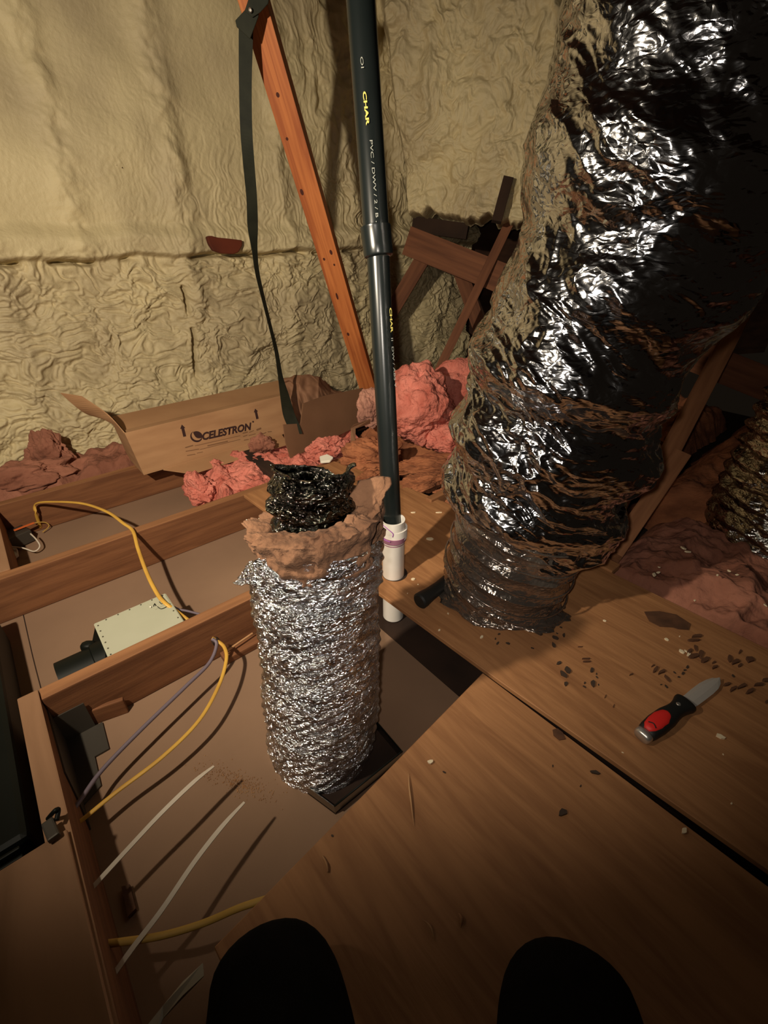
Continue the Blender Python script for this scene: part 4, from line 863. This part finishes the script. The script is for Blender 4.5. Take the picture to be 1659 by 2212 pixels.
# ================================================================== BLACK CASE
bc = empty('black_case', mn(-0.5, 0.95, DZ)); tag(bc, 'black plastic case with a ribbed rim and latch in the left corner', 'case')
board('body', mn(-0.53, 0.70, -0.078), mn(-0.53, 1.45, -0.078), 0.62, 0.14, MT['blackplastic'], bc, bev=0.012)
for k in range(3): board('rim_rib', mn(-0.83, 0.690-0.010*k, -0.012-0.01*k), mn(-0.235, 0.690-0.010*k, -0.012-0.01*k), 0.006, 0.006, MT['blackplastic'], bc, bev=0.002)
lp = at(115, 1772, 0.012); board('latch', at(103, 1775, 0.02), at(118, 1812, 0.02), 0.018, 0.012, MT['bracket'], bc, bev=0.003)['label'] = 'grey worn latch'
tube('latch_hook', [at(104, 1768, 0.01), at(118, 1752, 0.03), at(126, 1750, 0.025), at(122, 1772, 0.02)], 0.004, MT['blackplastic'], bc, n=6, seg=8)

# ================================================================== KNIFE AND GRIP
kn = empty('drywall_knife', at(1410, 1570, PT)); tag(kn, 'short wide-bladed knife with red and black handle lying on the plywood', 'knife')
K0 = at(1384, 1592, PT+.016); K1 = at(1553, 1466, PT+.010); kx = (K1-K0); KL = kx.length; kx.z = 0; kx.normalize(); ky = Vector((0, 0, 1)).cross(kx)
def kp(u, v, z): return Vector((K0.x, K0.y, 0))+kx*u*KL+ky*v+Vector((0, 0, PT+z))
def kloft(name, rows_, m, seg=24, parent=kn):
    V = []; Fc = []
    for u, hw, zc, hz_, off in rows_:
        for j in range(seg):
            a = 2*math.pi*j/seg; ca, sa = math.cos(a), math.sin(a); V.append(kp(u, off+hw*math.copysign(abs(ca)**0.8, ca), zc+hz_*math.copysign(abs(sa)**0.8, sa)))
    for i in range(len(rows_)-1):
        for j in range(seg): Fc.append((i*seg+j, i*seg+(j+1) % seg, (i+1)*seg+(j+1) % seg, (i+1)*seg+j))
    Fc.append(tuple(range(seg))[::-1]); Fc.append(tuple(range((len(rows_)-1)*seg, len(rows_)*seg)))
    return mesh(name, V, Fc, m, parent, True)
kloft('handle', [(0.035, .0155, .015, .011, 0), (0.09, .0185, .016, .0145, 0), (0.18, .0205, .017, .016, 0), (0.30, .0195, .017, .0165, 0), (0.37, .0165, .016, .0155, 0), (0.42, .0155, .016, .015, 0), (0.47, .0175, .016, .015, 0), (0.515, .0215, .016, .0145, 0), (0.535, .0215, .016, .013, 0), (0.545, .017, .016, .010, 0)], MT['rubber'])
kloft('end_cap', [(0.0, .0125, .014, .008, 0), (0.012, .016, .015, .0112, 0), (0.04, .0165, .0155, .0122, 0), (0.05, .0165, .0155, .0122, 0)], MT['steel'])
gr = kloft('grip_inlay', [(0.055, .006, .024, .0065, .001), (0.09, .0125, .025, .0082, .001), (0.15, .0155, .0255, .0090, .001), (0.22, .0160, .026, .0090, .001), (0.28, .0125, .0255, .0088, .001), (0.315, .006, .025, .0075, .001)], MT['red'])
p = kp(0.43, 0.002, .030); cyl('rivet', p, p+Vector((0, 0, .0022)), 0.0050, 0.0035, MT['steel'], kn, 20)
tube('grip_ridge', [kp(.10, -.008, .0335), kp(.115, 0.0, .0345), kp(.10, .008, .0335)], 0.0012, MT['rubber'], kn, n=6, seg=6)
bl = []
prof = [(0.54, -.0135, .0135), (0.62, -.0150, .0140), (0.72, -.0155, .0150), (0.82, -.0155, .0150), (0.90, -.0140, .0125), (0.96, -.0095, .0085), (1.0, -.003, .001)]
V = []; Fc = []
for u, a, b in prof:
    V += [kp(u, a, .0105), kp(u, a*.35, .0135), kp(u, b*.45, .0140), kp(u, b, .0110), kp(u, b, .0085), kp(u, a, .0085)]
for i in range(len(prof)-1):
    for j in range(6): Fc.append((i*6+j, i*6+(j+1) % 6, (i+1)*6+(j+1) % 6, (i+1)*6+j))
Fc.append(tuple(range(6))); Fc.append(tuple(range(len(V)-6, len(V))))
mesh('blade', V, Fc, mat('dull_blade', (0.66, 0.61, 0.55), 0.42, metal=0.55), kn)
# black rubber tool grip poking out behind the big duct
g0 = at(905, 1300, PT+.022); g1 = at(975, 1250, PT+.022)
tag(cyl('tool_grip', g0, g1, 0, 0, MT['rubber'], None, 40, rings=[(0, .018), (0.03, .0225), (0.10, .0225), (0.3, .0190), (0.6, .0175), (0.85, .0195), (1.0, .0195)]), 'flared black rubber tool grip poking out from behind the big duct', 'tool handle')

# ================================================================== SCATTER
def chip_mesh(name, seed, m, th=0.003, n=6):
    rnd = random.Random(seed); P = []
    for i in range(n): a = 2*math.pi*(i+rnd.uniform(-.25, .25))/n; r = rnd.uniform(.6, 1.0); P.append(Vector((math.cos(a)*r, math.sin(a)*r*rnd.uniform(.55, .9), 0)))
    bm = bmesh.new(); vs = [bm.verts.new(p+Vector((0, 0, th_))) for th_ in (0.0, 1.0) for p in P]
    bm.faces.new(vs[:n][::-1]); bm.faces.new(vs[n:])
    for i in range(n): bm.faces.new((vs[i], vs[(i+1) % n], vs[n+(i+1) % n], vs[n+i]))
    me = bpy.data.meshes.new(name); bm.to_mesh(me); bm.free(); me.materials.append(m); return me
def scatter(name, items, meshes, z, label, cat, group, th=0.003):
    for i, it in enumerate(items):
        px, py, L = it[:3]; rz = it[3] if len(it) > 3 else random.uniform(0, 6.28); asp = it[4] if len(it) > 4 else random.uniform(.6, .9)
        p = at(px, py, z); o = bpy.data.objects.new(name, meshes[i % len(meshes)]); C.objects.link(o)
        s_ = L*0.5*(p-O).dot(F)/FPX; o.location = p; o.rotation_euler = (0, 0, rz); o.scale = (s_, s_*asp, min(th, s_*.45)); tag(o, label, cat, group)
Z6 = lambda x, y: (1060+x*.361, 1300+y*.361)
chips = [chip_mesh('chip', 100+i, MT['chip'], n=5+i % 3) for i in range(6)]
items = [(*Z6(x, y), L) for x, y, L in ((50,195,9),(28,222,8),(42,250,11),(103,252,13),(248,278,9),(385,218,20),(438,203,15),(420,155,9),(397,190,6),(375,262,19),(410,370,16),(460,412,24),(435,438,25),(450,495,17),(605,412,16),(632,432,8),(635,452,8),(562,487,9),(560,510,10),(612,495,25),(645,497,6),(440,36,15),(1050,510,11),(1020,497,7),(1100,425,9),(1125,452,9),(1150,430,11),(1175,392,14),(1160,410,9),(1450,445,11))]
scatter('dark_chip', items, chips, PT, 'dark angular chip scattered on the long plywood sheet in front of the big duct', 'chip', 'dark chips on the long plywood sheet', .006)
items = [(1285, 1670, 27, -.2, .55), (1215, 1757, 32, .4, .8), (1194, 1655, 7), (1254, 1698, 9), (960, 1669, 10), (718, 1806, 9)]
scatter('dark_chip', items, chips, 0.012, 'dark chip lying on the nearest plywood sheet', 'chip', 'dark chips on the nearest plywood sheet', .004)
tag(prism('amber_flake', [at(*q, .015) for q in ((1194, 1576), (1204, 1573), (1216, 1582), (1222, 1596), (1208, 1598), (1196, 1588))], .002, MT['bark']), 'amber flake on the edge of the gap between the plywood sheets', 'chip')
barks = [chip_mesh('bark', 200+i, MT['bark'], n=7) for i in range(5)]
items = [(*Z6(x, y), L, rz, asp) for x, y, L, rz, asp in ((970,385,14,.5,.4),(985,410,28,.7,.35),(1020,425,26,.4,.4),(1058,465,22,1.8,.4),(1190,300,24,.6,.5),(1225,280,20,1.2,.5),(1215,330,34,.2,.5),(1255,320,30,.9,.5),(1280,355,32,.5,.5),(1340,395,24,.3,.4),(1335,365,14,.4,.6),(1430,345,26,1.,.5),(1460,365,28,.4,.5),(1490,385,18,.6,.5),(1550,350,28,.2,.9),(1490,302,18,.7,.4),(1215,235,34,0.,.3),(1230,210,30,.1,.4),(1410,500,24,.3,.4),(1450,525,34,.4,.35),(1500,510,32,.4,.4),(1550,540,34,.4,.35),(1600,500,28,.1,.4),(1645,475,24,.2,.6),(1650,600,16,.5,.5),(572,345,22,0.,.15),(575,362,22,0.,.2),(535,272,13,0.,.2),(685,570,14,.9,.2),(735,625,14,.9,.25),(840,437,14,.4,.4))]
scatter('bark_scrap', items, barks, PT, 'brown splintered scrap in the litter along the right of the long plywood sheet', 'wood scrap', 'brown scraps on the long plywood sheet', .006)
tag(prism('paper_scrap', [at(*Z6(*q), PT+.004) for q in ((920, 58), (1010, 55), (1110, 75), (1195, 130), (1185, 165), (1120, 160), (1090, 150), (1010, 145), (950, 115))], .002, MT['bark']), 'flat torn brown paper scrap at the right edge of the plywood by the pink batt', 'paper')
tag(prism('bark_sliver', [at(*Z6(*q), PT+.005) for q in ((228, 130), (240, 135), (280, 165), (312, 192), (300, 197), (262, 178), (230, 150))], .004, MT['chip']), 'long dark sliver on the plywood just right of the big duct foot', 'chip')
bits = [chip_mesh('bit', 300+i, MT['bits'], n=8) for i in range(5)]
items = [(930,1646,15,0,.95),(1477,1795,19,.6,.7),(1556,1592,22,-.5,.6),(928,1165,17,0,.8),(892,1252,13,0,.8),(995,1317,22,-.3,.5),(1012,1322,10),(949,1362,8),(1040,1377,11),(1306,1342,10),(893,1108,12,0,.4),(948,1108,14,0,.25),(805,1097,8),(786,1101,5),(762,1060,5),(903,1263,4),(968,1326,6),(1440,1382,11),(1468,1375,5),(1472,1409,17),(1487,1414,15),(1481,1407,8),(1546,1486,12),(1345,1626,5),(1580,1736,8),(1562,1630,5),(880,1282,4),(1180,1313,4),(820,1225,9)]
scatter('foam_bit', items, bits, PT, 'cream crumb of foam lying on the plywood', 'foam bit', 'cream foam crumbs on the plywood', .004)
items = [(1422,1237,10),(1412,1242,14,0,.8),(1475,1185,14),(1486,1193,14),(1550,1243,9),(1575,1234,9),(1592,1242,8),(1500,1297,7),(1653,1308,10),(1424,1226,8)]
for i, it in enumerate(items):
    p = at(it[0], it[1], 0.06); o = bpy.data.objects.new('foam_bit', bits[i % 5]); C.objects.link(o); s_ = it[2]*.5*(p-O).dot(F)/FPX
    o.location = p; o.rotation_euler = (.3, 0, i); o.scale = (s_, s_*.8, s_*.4); tag(o, 'cream crumb of foam caught on the dusty pink batt at the right', 'foam bit', 'cream foam crumbs on the right-hand batts')
tag(tube('wood_splinter', [at(882, 1668, .016), at(884, 1700, .018), at(889, 1740, .017), at(894, 1784, .015)], 0.0020, MT['splinter'], n=5, seg=6, radf=lambda t: math.sin(math.pi*min(max(t, .03), .97))), 'thin pale splinter standing out on the nearest plywood sheet', 'splinter')
tag(tube('wood_shaving', [at(910, 1986, .015), at(925, 1996, .018), at(934, 2012, .018), at(937, 2032, .015)], 0.0018, MT['splinter'], n=6, seg=6, radf=lambda t: math.sin(math.pi*min(max(t, .05), .95))), 'curved wood shaving on the nearest plywood, nearer the left knee', 'splinter')
tag(tube('wood_shaving', [at(990, 1972, .015), at(997, 1985, .019), at(996, 2004, .015)], 0.0024, MT['splinter'], n=6, seg=6, radf=lambda t: math.sin(math.pi*min(max(t, .05), .95))), 'short curled wood shaving on the nearest plywood, between the knees', 'splinter')
tag(tube('wood_shaving', [at(697, 1850, .015), at(706, 1868, .018), at(708, 1884, .016)], 0.0018, MT['splinter'], n=6, seg=6), 'small forked shaving near the left edge of the nearest plywood', 'splinter')
tag(prism('metal_scrap', [at(690, 985, .03), at(707, 980, .04), at(720, 986, .04), at(712, 995, .03), at(692, 997, .02)], .012, MT['white'], bev=.003), 'crushed whitish scrap at the far corner of the long plywood sheet', 'scrap')
tag(mesh('foam_fleck', [atn(252, 354, 2.44), atn(254, 359, 2.44), atn(250, 357, 2.44), atn(252, 357, 2.435)], [(0, 1, 3), (1, 2, 3), (2, 0, 3)], MT['bits']), 'bright fleck on the smooth upper foam wall', 'foam bit')

# ================================================================== THE PERSON KNEELING
def person():
    kl = at(590, 2075, 0.115); kr = at(1222, 2120, 0.115)
    hp = Vector((0.06, -0.30, 0.26))
    pts = [(hp, .15, .13), (hp+Vector((-.10, .03, -.01)), .115, .11), (kl*0.45+(hp+Vector((-.10, .03, 0)))*0.55+Vector((0, 0, .02)), .100, .098), (kl*0.85+hp*0.15, .088, .086), (kl, .080, .078), (kl+Vector((0.0, -.04, -.035)), .070, .060),
           (kl+Vector((0.02, -.26, -.045)), .058, .055), (kl+Vector((0.03, -.42, -.055)), .042, .040),
           (hp+Vector((.10, .03, -.01)), .115, .11), (kr*0.45+(hp+Vector((.10, .03, 0)))*0.55+Vector((0, 0, .02)), .100, .098), (kr*0.85+hp*0.15, .088, .086), (kr, .080, .078), (kr+Vector((0.0, -.04, -.035)), .070, .060),
           (kr+Vector((-.01, -.26, -.045)), .058, .055), (kr+Vector((-.02, -.42, -.055)), .042, .040),
           (hp+Vector((0, -.03, .14)), .150, .11), (hp+Vector((0, -.05, .30)), .165, .115), (hp+Vector((0, -.04, .42)), .12, .09)]
    ed = [(0, 1), (1, 2), (2, 3), (3, 4), (4, 5), (5, 6), (6, 7), (0, 8), (8, 9), (9, 10), (10, 11), (11, 12), (12, 13), (13, 14), (0, 15), (15, 16), (16, 17)]
    me = bpy.data.meshes.new('person'); me.from_pydata([tuple(p[0]) for p in pts], ed, []); me.update()
    o = bpy.data.objects.new('person', me); C.objects.link(o); me.materials.append(MT['trouser'])
    sk = o.modifiers.new('skin', 'SKIN'); sk.use_smooth_shade = True
    for i, p in enumerate(pts): me.skin_vertices[0].data[i].radius = (p[1], p[2]); me.skin_vertices[0].data[i].use_root = (i == 0)
    sb = o.modifiers.new('sub', 'SUBSURF'); sb.levels = 2; sb.render_levels = 3
    return tag(o, 'person in dark trousers kneeling, only the two knees showing at the bottom', 'person')
person()

# ================================================================== SUB-PARTS: marks and rings belong to the part they sit on
bpy.context.view_layer.update()
def nest(root, part, kinds):
    P_ = [c for c in root.children if c.name.split('.')[0] == part][0]
    for c in list(root.children):
        if c.name.split('.')[0] in kinds and c is not P_:
            wm = c.matrix_world.copy(); c.parent = P_; c.matrix_parent_inverse = P_.matrix_world.inverted(); c.matrix_basis = wm
nest(bx, 'front_panel', ('lettering', 'emblem', 'registered_mark', 'arrow_mark', 'fine_print'))
nest(bd, 'inner_liner', ('wire_ring', 'liner_skirt'))
nest(kn, 'handle', ('grip_inlay', 'rivet', 'grip_ridge'))
nest(fb_, 'housing', ('rivet', 'ink_mark', 'screw_cap', 'cover_plate'))
nest(bc, 'latch', ('latch_hook',))
nest(wf, 'collar', ('purple_print',))
for c in [c for c in pp.children if c.name.split('.')[0] == 'print']:
    zc = sum((v.co.z for v in c.data.vertices))/max(1, len(c.data.vertices))
    P_ = [q for q in pp.children if q.name.split('.')[0] == ('upper_pipe' if zc > P_c0.z else 'lower_pipe')][0]
    wm = c.matrix_world.copy(); c.parent = P_; c.matrix_parent_inverse = P_.matrix_world.inverted(); c.matrix_basis = wm
